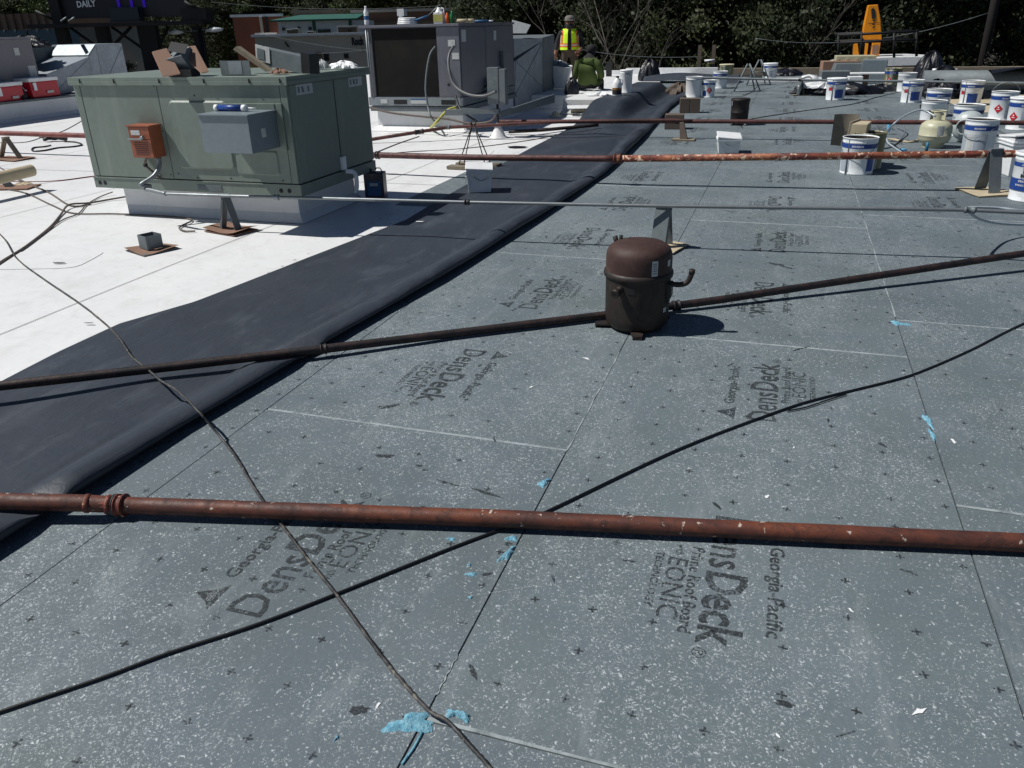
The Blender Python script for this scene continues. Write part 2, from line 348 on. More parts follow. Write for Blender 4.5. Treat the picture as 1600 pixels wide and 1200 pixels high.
# world point at depth y along the line of sight of a measured photo point (survey helper)
_F = Vector((-math.sin(CAM_YAW)*math.cos(CAM_PITCH), math.cos(CAM_YAW)*math.cos(CAM_PITCH), -math.sin(CAM_PITCH)))
_R = Vector((math.cos(CAM_YAW), math.sin(CAM_YAW), 0)); _U = _R.cross(_F)
_R2 = _R*math.cos(CAM_ROLL)+_U*math.sin(CAM_ROLL); _U2 = -_R*math.sin(CAM_ROLL)+_U*math.cos(CAM_ROLL)
def GYX(a, b, y):
    d = _F+_R2*((a-800)/CAM_F)-_U2*((b-600)/CAM_F); t = y/d.y; return (d.x*t, y, CAM_H+d.z*t)
def GYX2(a, y): return GYX(a, 60, y)
# ---------------------------------------------------------------- the roof
roof = MB()
roof.box((-24, -3, -4.2), (7.5, 23.6, -.016), M['joint']); roof_o = tag(roof.build('roof_deck'), kind='structure')
wr = MB()
def white_strip(x0, x1, y0, y1, z):
    wr.box((x0, y0, -.016), (x1, y1, z), M['white_roof'])
xs = [-24, -20.9, -17.8, -14.7, -11.6, -8.5, -6.05, -3.62, -2.6]
for i in range(len(xs)-1):
    white_strip(xs[i], xs[i+1], -3, 23.55, .0)
white_o = tag(wr.build('white_roof_membrane'), kind='structure')
sm_ = MB()
for x in xs[1:-1]:
    sm_.grid(lambda u, v, x=x: (x + (.0028 if u else -.0028) + .02*math.sin(v*31+x) , -3+26.5*v, .0035), 1, 60, M['seam'])
for y in (6.9, 13.9): sm_.grid(lambda u, v, y=y: (-24+21*u, y+(.004 if v else -.004)+.02*math.sin(u*40), .005), 60, 1, M['seam'])
sm_.build('seam_line', white_o)
pt_ = random.Random(5)
for x, y, sx_p, sy_p, a in ((-4.6, 3.9, .35, .22, .3), (-7.2, 6.6, .5, .3, 1.2), (-5.6, 8.2, .4, .4, .1), (-9.4, 9.8, .6, .3, .5), (-4.9, 7.6, .3, .25, .8), (-3.6, 8.9, .4, .25, .2), (-6.6, 4.6, .25, .25, .6)):
    pb = MB(); n_ = 24; c_, s_ = math.cos(a), math.sin(a); P = []
    for i in range(n_):
        t = 2*math.pi*i/n_; u = sx_p*(abs(math.cos(t))**.35)*(1 if math.cos(t) > 0 else -1); v = sy_p*(abs(math.sin(t))**.35)*(1 if math.sin(t) > 0 else -1); P.append((x+c_*u-s_*v, y+s_*u+c_*v, .001))
    pb.prism(P, (0, 0, .0025), M['white_roof']); pb.build('membrane_patch', white_o)
# printed marks of one board (two orientations of lettering, fastener crosses)
def board_marks(seed, texts=((.70, -1), (1.92, 1)), L=2.44):
    rnd = random.Random(seed); b = MB(); Z = .0012; cx = .6096
    for cy, d in texts:
        cy += rnd.uniform(-.02, .02)
        def xf(u0, v0, sx=1, sy=1, d=d, cy=cy):
            def f(v):
                u = u0+v.x*sx; t = v0+v.y*sy
                return Vector((cx - d*t*1.0, cy + d*u, Z)) if d > 0 else Vector((cx + t, cy - u, Z))
            return f
        vs, fs = text_mesh('Dens', 1, .008); wd = max(v.x for v in vs); b.add([xf(-.285, -.077)(Vector((v.x*.265/wd, v.y*.150, 0))) for v in vs], fs, M['print'])
        vs, fs = text_mesh('Deck', 1, .021); wd = max(v.x for v in vs); b.add([xf(-.008, -.077)(Vector((v.x*.295/wd, v.y*.150, 0))) for v in vs], fs, M['print'])
        b.text('®', .05, M['print'], xf(.30, -.085))
        for body, size, u0, v0, wdt in (('Georgia-Pacific', .055, -.16, .082, .38), ('Prime Roof Board', .048, -.10, -.125, .36), ('with', .036, -.10, -.17, .05), ('EONIC', .078, -.04, -.185, .26), ('TECHNOLOGY', .030, -.05, -.22, .24)):
            vs, fs = text_mesh(body, 1, .02 if body[0] in 'GTP' else .004); wd = max(v.x for v in vs)
            b.add([xf(u0, v0)(Vector((v.x*wdt/wd, v.y*size, 0))) for v in vs], fs, M['print' if body[0] == 'G' else 'cross'])
        # triangle logo with two rounded letters left blank
        T = [(-.29, .072), (-.185, .072), (-.2375, .145)]
        b.add([xf(x, y)(Vector((0, 0, 0))) for x, y in ((-.29, .072), (-.185, .072), (-.2375, .086), (-.265, .095), (-.21, .095), (-.2375, .145))], [(0, 2, 3), (0, 1, 2), (1, 4, 2), (3, 4, 5)], M['print'])
        b.text('GP', .028, M['board'], lambda v, q=xf(-.262, .082): q(v)+Vector((0, 0, .0006)))
    for i in range(8):
        for j in range(15):
            if rnd.random() < .25: continue
            x = .12+.1524*i+rnd.uniform(-.004, .004); y = .14+.1524*j+rnd.uniform(-.004, .004)
            if x > 1.2 or y > L-.04: continue
            l, wd, a = .0115, .0026, rnd.uniform(-.2, .2)
            for aa in (a, a+math.pi/2):
                c, s_ = math.cos(aa), math.sin(aa)
                b.add([(x+c*p-s_*q, y+s_*p+c*q, Z+(.0003 if aa > a else 0)) for p, q in ((-l, -wd), (l, -wd), (l, wd), (-l, wd))], [(0, 1, 2, 3)], M['cross'])
    return b
def board_mesh(L, Wd, seed):
    rnd = random.Random(seed); b = MB(); g = .0022; c = .007; top = 0; lo_ = -.015
    x0, x1, y0, y1 = g, Wd-g, g, L-g
    # slightly wandering cut edge with the white core showing along the short ends
    n = 10; fr = [(x0+(x1-x0)*i/n, y0+rnd.uniform(-.0012, .0012)) for i in range(n+1)]; bk = [(x0+(x1-x0)*i/n, y1+rnd.uniform(-.0012, .0012)) for i in range(n+1)]
    fi = [(x, y+c*rnd.uniform(.55, 1.3)) for x, y in fr]; bi = [(x, y-c*.3) for x, y in bk]
    vs = [(x, y, top-.003) for x, y in fr]+[(x, y, top) for x, y in fi]+[(x, y, top) for x, y in bi]+[(x, y, top-.002) for x, y in bk]+[(x, y, lo_) for x, y in fr]+[(x, y, lo_) for x, y in bk]
    m = n+1
    q = lambda r0, r1: [(r0*m+i, r0*m+i+1, r1*m+i+1, r1*m+i) for i in range(n)]
    b.add(vs, q(1, 2), M['board']); o = 0
    gi = b.mat(M['gyp'])
    for rr in (q(0, 1), q(2, 3), q(4, 0), q(3, 5)):
        for f in rr: b.f.append(f); b.mi.append(gi); b.sm.append(False)
    b.f.append((4*m, 0, m, 2*m, 3*m, 5*m)); b.mi.append(b.mat(M['board'])); b.sm.append(False)
    b.f.append((4*m+n, 5*m+n, 3*m+n, 2*m+n, m+n, n)); b.mi.append(b.mat(M['board'])); b.sm.append(False)
    return b
deck = tag(bpy.data.objects.new('insulation_board_layer', None), kind='structure'); COL.objects.link(deck)
marks = [board_marks(s).build('printed_marks') for s in (1, 2, 3)]
odd = [board_marks(s, texts=((.51, -1), (1.68, 1))).build('printed_marks') for s in (6, 7)]; odd_me = [o.data for o in odd]
full = [board_mesh(2.4384, 1.2192, s).build('insulation_board') for s in (1, 2, 3)]
marks.append(board_marks(4, texts=((1.67, 1),)).build('printed_marks')); mk_one = marks[-1].data; mk_me = [o.data for o in marks[:3]]; bd_me = [o.data for o in full]
for o in marks+full+odd: bpy.data.objects.remove(o)
def lay(me, mk, x, y, z):
    o = bpy.data.objects.new('insulation_board', me); COL.objects.link(o); o.parent = deck; o.location = (x, y, z)
    if mk is not None:
        p = bpy.data.objects.new('printed_marks', mk); COL.objects.link(p); p.parent = o
    return o
rb = random.Random(3)
for k in range(-2, 6):
    X0 = -.602+k*1.2192
    if k % 2 == 0: ys = [1.13+2.4384*n for n in range(-2, 10)]
    elif k == 1: ys = [-2.53, -.09, 2.35, 4.06]+[6.45+2.4384*n for n in range(0, 8)]
    else: ys = [-.08+2.4384*n for n in range(-1, 10)]
    for y, yn in zip(ys[:-1], ys[1:]):
        if yn > 23.4: continue
        z = rb.uniform(-.0008, .0008); i = rb.randrange(3)
        if y < .3: lay(bd_me[i], mk_one, X0, y, z)
        elif yn-y > 2.4: lay(bd_me[i], odd_me[i % 2] if k % 2 else mk_me[i], X0, y, z)
        else:
            b = board_mesh(yn-y, 1.2192, 9); o = b.build('insulation_board', deck, (X0, y, z))
            p = board_marks(5, texts=(), L=yn-y)
            p.build('printed_marks', o)
# light seam filler lines where gypsum dust fills the long joints
dl = MB()
for x, y0, y1, w_ in ((-.602, 2.36, 3.3, .004), (-.602, 1.2, 1.33, .003), (.617, 4.1, 6.3, .006), (-.602, 4.6, 5.2, .003), (.617, 6.5, 7.6, .005)):
    dl.grid(lambda u, v, x=x, y0=y0, y1=y1, w_=w_: (x+(u-.5)*w_*(1+.5*math.sin(v*37))+.0015*math.sin(v*23), y0+(y1-y0)*v, .0016), 1, 40, M['gyp'])
tag(dl.build('gypsum_dust_line', deck), kind='stuff')
# dark scuffs and footprints
sf = MB(); rs_ = random.Random(21)
def blotch(mb, x, y, rx, ry, rot, m, z=.0016, n=14, jag=.35, rnd=rs_):
    P = []
    for i in range(n):
        a = 2*math.pi*i/n; r = 1+rnd.uniform(-jag, jag); px, py = rx*r*math.cos(a), ry*r*math.sin(a)
        P.append((x+px*math.cos(rot)-py*math.sin(rot), y+px*math.sin(rot)+py*math.cos(rot), z))
    mb.add(P, [tuple(range(n))], m)
for (x, y, _), rx, ry, ro in (((-1.199, 2.146, 0.000), .035, .014, .2), ((-1.358, 2.512, 0.000), .04, .012, .9), ((-0.920, 2.042, 0.000), .055, .004, -.2), ((-0.784, 2.021, 0.000), .055, .006, -.25), ((0.037, 4.931, 0.000), .05, .02, -.5), ((0.100, 4.875, 0.000), .05, .012, -.5),
        ((-1.057, 2.118, 0.000), .012, .006, 0), ((-1.028, 2.096, 0.000), .012, .005, .2), ((0.171, 3.550, 0.000), .05, .005, .8), ((-0.258, 14.286, 0.000), .1, .03, .2), ((-0.342, 6.367, 0.000), .06, .012, -.5), ((-0.625, 1.782, 0.000), .012, .008, .3), ((-0.749, 1.110, 0.000), .025, .012, .3), ((0.134, 1.398, 0.000), .02, .008, .1)):
    blotch(sf, x, y, rx, ry, ro, M['print'])
for _ in range(170):
    x = rs_.uniform(-1.7, 4.0); y = 1.0+rs_.random()**1.6*13; blotch(sf, x, y, rs_.uniform(.006, .03), rs_.uniform(.002, .007), rs_.uniform(0, 3.1), M['print' if rs_.random() < .4 else 'cross'], .0018, 8, .5)
tag(sf.build('scuff_mark', deck), kind='stuff')
ps = MB()
for _ in range(80):
    x = rs_.uniform(-1.7, 4.0); y = 1.1+rs_.random()**1.5*11; a = rs_.gauss(1.2, .7); L_ = rs_.uniform(.03, .30); k_ = rs_.uniform(-.4, .4); P = []
    for i in range(9): t = i/8; P.append((x+math.cos(a+k_*t)*L_*t, y+math.sin(a+k_*t)*L_*t))
    w_ = rs_.uniform(.0008, .0022); ps.grid(lambda u, v, P=P, w_=w_, a=a: (P[int(round(v*8))][0]-math.sin(a)*w_*(u-.5)*2, P[int(round(v*8))][1]+math.cos(a)*w_*(u-.5)*2, .0019), 1, 8, M['chalk'])
tag(ps.build('pale_scratch', deck), kind='stuff')
fo = MB()
def foam(x, y, rx, ry, rot, h, seed):
    rnd = random.Random(seed)
    def f(u, v):
        a = 2*math.pi*u; w_ = 1+.28*math.sin(3*a+seed)+.15*math.sin(7*a+seed*2); r = v
        px, py = rx*w_*r*math.cos(a), ry*w_*r*math.sin(a)
        return (x+px*math.cos(rot)-py*math.sin(rot), y+px*math.sin(rot)+py*math.cos(rot), .0005+h*(1-r**3)*(1+.2*math.sin(9*a)*r))
    fo.grid(f, 28, 6, M['foam'])
for (x, y, _), rx, ry, ro, h in (((-0.623, 1.110, 0.000), .050, .026, .45, .008), ((-0.549, 1.161, 0.000), .014, .010, .2, .008), ((-0.525, 1.161, 0.000), .022, .010, -.3, .010), ((-0.619, 2.129, 0.000), .013, .030, -.3, .008), ((-0.613, 1.735, 0.000), .010, .040, -.25, .008), ((-0.624, 1.809, 0.000), .018, .012, .2, .006),
        ((0.615, 2.934, 0.000), .012, .055, .15, .006), ((0.614, 2.821, 0.000), .008, .04, .1, .006), ((-0.791, 1.756, 0.000), .013, .008, 0, .005), ((-0.678, 1.621, 0.000), .016, .007, .3, .005), ((-0.647, 1.531, 0.000), .006, .005, 0, .004), ((0.612, 4.012, 0.000), .02, .03, .3, .008), ((0.644, 4.002, 0.000), .04, .012, 0, .006), ((-0.699, 1.658, 0.000), .006, .004, 0, .004), ((-0.757, 1.029, 0.000), .003, .008, 0, .004)):
    foam(x, y, rx, ry, ro, h, int(x*100+y*37))
(fx, fy, _) = (-0.590, 1.095, 0.000); (gx, gy_, _) = (-0.597, 1.010, 0.000)
fo.tube([(fx, fy, .002), ((fx+gx)/2+.003, (fy+gy_)/2, .002), (gx, gy_, .002)], .003, M['foam'], 6)
tag(fo.build('blue_foam_smear', deck), kind='stuff')
wc = MB(); rw = random.Random(8)
for (x, y, _), s_ in (((0.408, 1.459, 0.000), .016), ((0.070, 2.241, 0.000), .014), ((-0.876, 2.833, 0.000), .012), ((-0.714, 1.133, 0.000), .008), ((0.677, 2.789, 0.000), .016), ((0.290, 1.757, 0.000), .008), ((0.148, 2.591, 0.000), .008), ((-0.732, 3.190, 0.000), .02), ((0.123, 1.305, 0.000), .008)):
    blotch(wc, x, y, s_, s_*.4, rw.uniform(0, 3), M['whitep'], .0018, 9, .5, rw)
tag(wc.build('white_plaster_crumb', deck), kind='stuff')
# low coping at the far edge of the roof
cop = MB(); cop.box((-24, 23.4, -.02), (-4.4, 23.62, .10), M['whitep']); cop.box((-4.38, 23.4, -.02), (-1.9, 23.62, .16), M['whitep']); cop.box((-1.88, 23.4, -.02), (7.5, 23.62, .14), M['wood'])
tag(cop.build('roof_edge_coping'), kind='structure')
# ---------------------------------------------------------------- charcoal sheet with rolled edge
def lerp_pts(P, y):
    if y <= P[0][0]: return P[0][1]
    for (a, b), (c, d) in zip(P, P[1:]):
        if y <= c: return b+(d-b)*(y-a)/(c-a)
    return P[-1][1]
XR = [(-2, -2.06), (.5, -2.03), (1.3, -2.02), (2.1, -2.0), (3.1, -1.91), (4.1, -1.80), (5.7, -1.69), (7.7, -1.60), (9.9, -1.66), (12.5, -1.78), (14.2, -1.86), (18.5, -1.9)]
XL = [(-2, -3.06), (2.2, -3.07), (2.6, -3.11), (3.0, -3.12), (3.4, -2.98), (4.35, -2.86), (5.5, -2.68), (7.6, -2.80), (11.7, -2.90), (13, -2.93), (18, -2.95)]
def sstep(a, b, x): t = max(0, min(1, (x-a)/(b-a))); return t*t*(3-2*t)
def sheet_fn(u, v):
    y = -2+20.2*v; xr = lerp_pts(XR, y)+.003*math.sin(y*3.1); xl = lerp_pts(XL, y)+.01*math.sin(y*1.9)
    H = .062+.008*math.sin(y*1.3+1)+.006*math.sin(y*5)
    H *= 1
    H += .03*math.exp(-((y-9.3)/1.2)**2)
    prof = [(0, .010), (.25, .011), (.5, .012), (.62, .013)]
    wdt = xr-xl
    K = 12
    if u <= .5:
        t = u/.5; x = xl+(wdt-.22)*t; z = .010+.004*math.sin(x*9+y*2)*t+.004*math.sin(y*4.3+x*3)*t
    else:
        t = (u-.5)/.5
        if t < .55: s_ = t/.55; x = xr-.22+.15*s_; z = .012+H*.93*(s_*s_*(3-2*s_))
        else:
            s_ = (t-.55)/.45; a = math.pi/2-s_*math.pi*1.05; x = xr-.07+.07*math.cos(a); z = .012+H*.5+H*.5*math.sin(a)
    lift = sstep(11.6, 13.2, y)*(1-sstep(17.0, 18.0, y)); z += lift*.222*(1-sstep(-2.52, -2.25, x))
    # drape creases in front of the raised curb
    z += .05*math.exp(-((y-11.2)/.7)**2)*math.exp(-((x+2.35)/.25)**2)+.07*math.exp(-((y-9.4-(x+2.2)*1.5)/.5)**2)*sstep(-2.75, -2.3, x)*(1-sstep(-1.9, -1.7, x))
    for (ax, ay, az), (bx, by, bz), r_ in CLAMP:
        L2 = (bx-ax)**2+(by-ay)**2; t_ = ((x-ax)*(bx-ax)+(y-ay)*(by-ay))/L2
        if -.02 < t_ < 1.02:
            d_ = abs((x-ax)*(by-ay)-(y-ay)*(bx-ax))/math.sqrt(L2); z = min(z, max(.012, az+(bz-az)*t_-r_-.004)+max(0, d_-r_)*.42)
    return (x, y, z)
NP = [(-2.818, 1.308, 0.075), (-2.152, 1.460, 0.070), (-1.906, 1.533, 0.062), (-1.811, 1.582, 0.042), (-0.638, 1.855, 0.036), (0.748, 2.146, 0.032), (1.143, 2.226, 0.032)]
BP = [(-3.402, 1.730, 0.100), (-2.877, 2.102, 0.085), (-2.439, 2.462, 0.060), (-1.886, 2.883, 0.042), (-1.416, 3.252, 0.026), (-0.756, 3.704, 0.026), (-0.240, 4.044, 0.036), (1.374, 5.127, 0.100), (2.193, 5.763, 0.120)]
def extend(P, d, both=False):
    a, b = Vector(P[-2]), Vector(P[-1]); v = (b-a).normalized()*d; v.z = 0; Q = list(P)+[tuple(b+v)]
    if both: a, b = Vector(P[1]), Vector(P[0]); v = (b-a).normalized()*d; v.z = 0; Q = [tuple(b+v)]+Q
    return Q
CLAMP = [(a_, b_, .0265) for a_, b_ in zip(NP[:4], NP[1:5])]+[(a_, b_, .020) for a_, b_ in zip(BP[:4], BP[1:5])]
sh = MB(); sh.grid(sheet_fn, 56, 420, M['sheet'])
for (yy, ) in ((4.55,), (7.35,)): pass
t = tag(sh.build('membrane_sheet'), 'charcoal rubber membrane sheet laid along the white roof with its right edge rolled over', 'roofing sheet')
# ---------------------------------------------------------------- pipes
def pipe(name, label, path, r, m, cat='pipe', couplings=(), seg=14, group=None):
    th = thing(name, label, cat, path[0], group=group); o = Vector(path[0])
    P = [Vector(p)-o for p in path]
    Q = []                                    # dense, very slightly uneven run
    for a, b in zip(P, P[1:]):
        n = max(1, int((b-a).length/.12)); Q += [a+(b-a)*i/n for i in range(n)]
    Q.append(P[-1])
    b = MB(); b.tube(Q, [r*(1+.02*math.sin(i*1.7)) for i in range(len(Q))], m, seg); b.build('pipe_run', th)
    for c, cr, L, cm in couplings:
        c = Vector(c)-o; d = None
        for a, bb in zip(P, P[1:]):
            tt = (c-a).dot(bb-a)/(bb-a).length_squared
            if -.02 <= tt <= 1.02: d = (bb-a).normalized(); c = a+(bb-a)*tt
        if d is None: d = (P[1]-P[0]).normalized()
        k = MB(); k.tube([c-d*L/2, c-d*L*.42, c-d*L*.3, c-d*L*.28, c+d*L*.28, c+d*L*.3, c+d*L*.42, c+d*L/2], [cr*.9, cr*1.08, cr*1.08, cr*.95, cr*.95, cr*1.12, cr*1.12, cr*.9], cm, seg); k.build('pipe_coupling', th)
    return th
pipe('rusty_pipe', 'thick rust-red pipe lying across the nearest boards in front of the compressor', extend(NP, 3, True), .0265, M['rust'], couplings=((NP[3], .0325, .03, M['rust2']), ((-1.832, 1.575, 0.045), .031, .010, M['galvd']), ((-1.875, 1.562, 0.050), .0275, .08, M['rust2'])))
pipe('tarred_pipe', 'black tar-caked pipe passing just behind the brown compressor', extend(BP, 3, True), .020, M['tar'], couplings=(((-0.429, 3.913, 0.032), .026, .04, M['tar']), ((-1.876, 2.893, 0.042), .023, .03, M['tar'])))
CP = [(-4.543, 4.902, 0.280), (-4.297, 4.830, 0.270), (-3.813, 4.858, 0.270), (-1.987, 5.017, 0.270), (-0.692, 5.121, 0.280), (1.068, 5.293, 0.300), (1.366, 5.287, 0.300), (2.004, 5.326, 0.300)]
cdt = pipe('steel_conduit', 'thin bright steel conduit running from the green rooftop unit on sheet metal stands', extend(CP, 3), .0115, M['conduit'], couplings=(((-1.987, 5.017, 0.270), .018, .035, M['black']), ((1.086, 5.296, 0.300), .019, .06, M['galvd']), ((-3.394, 4.875, 0.270), .019, .04, M['galv'])), cat='conduit')
RP = [(-3.940, 7.358, 0.190), (-2.830, 7.282, 0.205), (-1.403, 7.252, 0.235), (0.399, 7.407, 0.280), (1.859, 7.590, 0.310), (2.554, 7.707, 0.320)]
th = pipe('scaling_pipe', 'red-brown pipe with flaking pale scale crossing the roof behind the compressor', RP[:3], .029, M['rust3'], couplings=((RP[2], .042, .07, M['rust']), ((-3.848, 7.374, 0.190), .036, .04, M['black'])))
o0 = Vector(RP[0]); q = MB(); q.tube([Vector(p)-o0 for p in extend(RP, 2.5)[2:]], .030, M['rust2'], 14); tag(q.build('pipe_run', th), 'scaly stretch of pipe with pale flakes')
LP = [(-11.327, 7.991, 0.240), (-9.350, 7.843, 0.250), (-7.914, 7.800, 0.250), (-7.257, 7.721, 0.250)]
pipe('dull_red_pipe', 'dull red pipe at the left edge resting on a wooden pipe stand', [tuple(Vector(LP[0])+Vector((-3, 0, 0)))]+LP, .03, M['redpipe'])
FP = [(-3.665, 10.500, 0.170), (-1.280, 10.500, 0.204), (0.513, 10.500, 0.220), (2.501, 10.500, 0.235), (3.229, 10.500, 0.238)]
pipe('far_red_pipe', 'dark red pipe passing in front of the dark cylinder, carried on a wood block', extend(FP, 2.5), .026, M['rust3'], couplings=((FP[1], .034, .06, M['tar']),))
FP2 = [(-5.180, 9.400, 0.028), (-4.458, 9.700, 0.122), (-4.139, 9.900, 0.159), (-2.698, 10.250, 0.210), (-1.345, 10.380, 0.228), (-1.097, 10.400, 0.218)]
pipe('low_dark_pipe', 'brown pipe slanting in from behind the green unit towards the wood blocks', FP2, .022, M['rust3'], couplings=((FP2[1], .03, .12, M['tar']), (FP2[2], .028, .05, M['galvd'])))
FP3 = [(-2.827, 11.641, 0.030), (-3.536, 10.702, 0.050), (-3.764, 10.310, 0.060)]
pipe('short_black_pipe', 'short black pipe lying in the shadow of the vented platform beside the cone flashing', [(-2.383, 10.900, 0.102), (-3.053, 10.600, 0.061), (-3.515, 10.500, 0.041)], .022, M['tar'])
GP_ = [(-1.840, 17.236, 0.300), (0.157, 16.748, 0.280), (1.868, 16.371, 0.280), (3.650, 15.883, 0.280), (4.691, 15.730, 0.280)]
pipe('grey_pipe', 'long grey pipe along the far end of the roof in front of the buckets', extend(GP_, 3), .022, M['strut'], couplings=(((0.157, 16.748, 0.280), .03, .05, M['black']),))
# ---------------------------------------------------------------- pipe stands
def vstand(label, loc, h, spread, width, rotz, legm, basem, base=(.30, .24), lean=0, group='folded metal pipe stands', base_tilt=0, thick=.003):
    th = thing('pipe_stand', label, 'pipe stand', loc, rotz, group)
    for s_ in (-1, 1):
        b = MB(); x0 = s_*spread/2; w_ = width/2; n = .02
        b.prism([(x0, -w_, .015), (x0, w_, .015), (s_*.006+lean, w_, h), (s_*.006+lean, -w_, h)], (s_*thick, 0, 0), legm)
        if s_ < 0:   # folded lips of the channel
            b.prism([(x0, -w_, .015), (x0+.022, -w_, .015), (s_*.006+lean+.02, -w_, h), (s_*.006+lean, -w_, h)], (0, -.003, 0), legm)
        b.build('leg', th)
    c = MB(); c.box((lean-.022, -width/2-.004, h-.012), (lean+.022, width/2+.004, h+.008), legm); c.disc((lean-.0, -width/2-.006, h-.02), .007, M['ink'], 8, (0, -1, 0)); c.build('pipe_clip', th)
    p = MB(); bx, by = base[0]/2, base[1]/2
    p.grid(lambda u, v: ((u-.5)*2*bx, (v-.5)*2*by, .012+base_tilt*abs(u-.5)**2*4+.004*math.sin(u*5+v*4)), 6, 4, basem, False)
    p.box((-bx*.96, -by*.95, .001), (bx*.96, by*.95, .008), basem); p.build('base_plate', th)
    return th
x, y, _ = (-3.831, 4.896, 0.262); vstand('grey metal pipe stand on the white roof in front of the green unit', (x, y, .004), .262, .17, .06, -.25, M['strut'], M['card'], (.34, .24), base_tilt=.02)
x, y, _ = (-0.689, 5.161, 0.272); vstand('grey metal pipe stand on a pale plywood square just behind the compressor', (x, y, .002), .275, .13, .10, 1.30, M['galvd'], M['ply'], (.28, .28))
x, y, _ = (1.638, 7.518, 0.310); vstand('tall grey metal pipe stand on cracked boards beside the labelled bucket', (x, y, .002), .345, .19, .10, 1.95, M['strut'], M['ply'], (.36, .36))
x, y, _ = (-8.836, 7.468, 0.000); vstand('wooden-legged pipe stand under the dull red pipe at the left edge', (x, y, .004), .25, .34, .07, -.1, M['wood'], M['card'], (.5, .3))
x, y, _ = (0.191, 16.863, 0.000); vstand('grey metal stand holding up the far grey pipe beside the dark tarp', (x, y, .002), .27, .10, .17, .2, M['galvd'], M['wood'], (.3, .2))
x, y, _ = (-1.184, 10.280, 0.000); th = thing('wooden_prop', 'slanted brown wooden prop under the far red pipe near the sheet edge', 'wood prop', (x, y, 0))
b = MB(); b.prism([(-.04, 0, .02), (.05, 0, .02), (-.01, .05, .21), (-.06, .05, .21)], (0, .06, 0), M['brownwood']); b.build('post', th); b = MB(); b.box((-.13, -.05, .001), (.14, .12, .02), M['wood']); b.build('foot_board', th)
# black A-frame stand on plank base
x, y, _ = (-3.035, 7.925, 0.000); th = thing('a_frame_stand', 'thin dark metal A-frame stand on weathered planks behind the red-brown pipe', 'pipe stand', (x, y, .004), -.05)
for s_ in (-1, 1):
    for k in (-1, 1): b = MB(); b.tube([(s_*.15, k*.07, .035), (s_*.012, 0, .42)], .006, M['tar'], 6); b.build('leg', th)
b = MB(); b.tube([(-.15, -.07, .04), (.15, -.07, .04)], .007, M['tar'], 6); b.tube([(-.15, .07, .04), (.15, .07, .04)], .007, M['tar'], 6); b.tube([(-.012, 0, .42), (-.03, 0, .45)], .01, M['tar'], 6); b.tube([(.012, 0, .42), (.03, 0, .44)], .01, M['tar'], 6)
b.tube(smooth_path([(-.02, 0, .40), (-.06, 0, .375), (-.09, 0, .37), (-.10, 0, .385)], 3), .004, M['tar'], 6); b.build('top_hook', th)
for i, (yy, zz) in enumerate(((-.12, .001), (.10, .001))): b = MB(); b.box((-.24, yy-.06, zz), (.24, yy+.06, zz+.03), M['wood']); b.build('plank', th)
# overturned square collar stand on the white roof
x, y, _ = (-4.034, 4.295, 0.000); th = thing('square_collar', 'short square metal collar on a rusty plate lying on the white roof', 'metal collar', (x, y, .006), -.35)
b = MB(); w_ = .055
for s_ in (-1, 1): b.box((s_*w_-.002, -w_, .014), (s_*w_+.002, w_, .105), M['galvd']); b.box((-w_+.002, s_*w_-.002, .014), (w_-.002, s_*w_+.002, .105), M['galvd'])
b.build('collar', th); b = MB(); b.grid(lambda u, v: ((u-.5)*.26, (v-.5)*.26, .010+.012*(u-.5)*(v-.5)*4), 4, 4, M['card'], False); b.box((-.125, -.125, .0), (.125, .125, .004), M['galvd']); b.build('base_plate', th)
# ---------------------------------------------------------------- compressor
x, y, _ = (-.590, 3.660, 0); cmp_ = thing('compressor', 'old brown cylindrical refrigeration compressor standing on the boards', 'compressor', (x, y, .0))
R = .158
b = MB(); b.lathe([(0, .006), (R*.80, .008), (R*.93, .03), (R*.965, .07), (R*.975, .25), (R*.975, .262)], M['brown'], seg=48); b.build('lower_shell', cmp_)
b = MB(); b.lathe([(R*.975, .255), (R*1.03, .262), (R*1.045, .272), (R*1.03, .284), (R*.985, .29)], M['brown'], seg=48); b.build('weld_ring', cmp_)
b = MB(); b.lathe([(R*.985, .288), (R*.985, .345), (R*.965, .372), (R*.90, .395), (R*.74, .412), (R*.45, .422), (0, .425)], M['browntop'], seg=48); b.build('dome', cmp_)
for a in (-.4-math.pi/2+.6, -math.pi/2+.02+.5-.9-.9, .9, 2.4):
    f = MB(); c, s_ = math.cos(a), math.sin(a)
    P = [(.10, -.032), (.165, -.028), (.195, -.022), (.20, 0), (.195, .022), (.165, .028), (.10, .032)]
    f.prism([(c*u-s_*v, s_*u+c*v, .012) for u, v in P], (0, 0, .007), M['brown'])
    f.prism([(c*u-s_*v, s_*u+c*v, .001) for u, v in ((.193, -.022), (.20, -.022), (.20, .022), (.193, .022))], (0, 0, .013), M['brown'])
    f.disc((c*.175, s_*.175, .0195), .009, M['ink'], 12); f.build('mounting_foot', cmp_)
f = MB(); a = math.radians(-112); c, s_ = math.cos(a), math.sin(a)
f.tube([(c*.13, s_*.13, .232), (c*.185, s_*.185, .218)], .017, M['brown'], 14); f.tube([(c*.178, s_*.178, .2195), (c*.205, s_*.205, .212)], .021, M['brown'], 14); f.tube([(c*.2051, s_*.2051, .212), (c*.2056, s_*.2056, .2118)], .012, M['ink'], 10); f.build('suction_stub', cmp_)
f = MB(); a = math.radians(-5); f.tube(smooth_path([(.14, -.03, .235), (.20, -.035, .235), (.235, -.035, .25), (.25, -.035, .285), (.252, -.035, .30)], 4), .0125, M['brown'], 12); f.tube([(.252, -.035, .292), (.253, -.035, .312)], .0145, M['brown'], 12); f.build('discharge_pipe', cmp_)
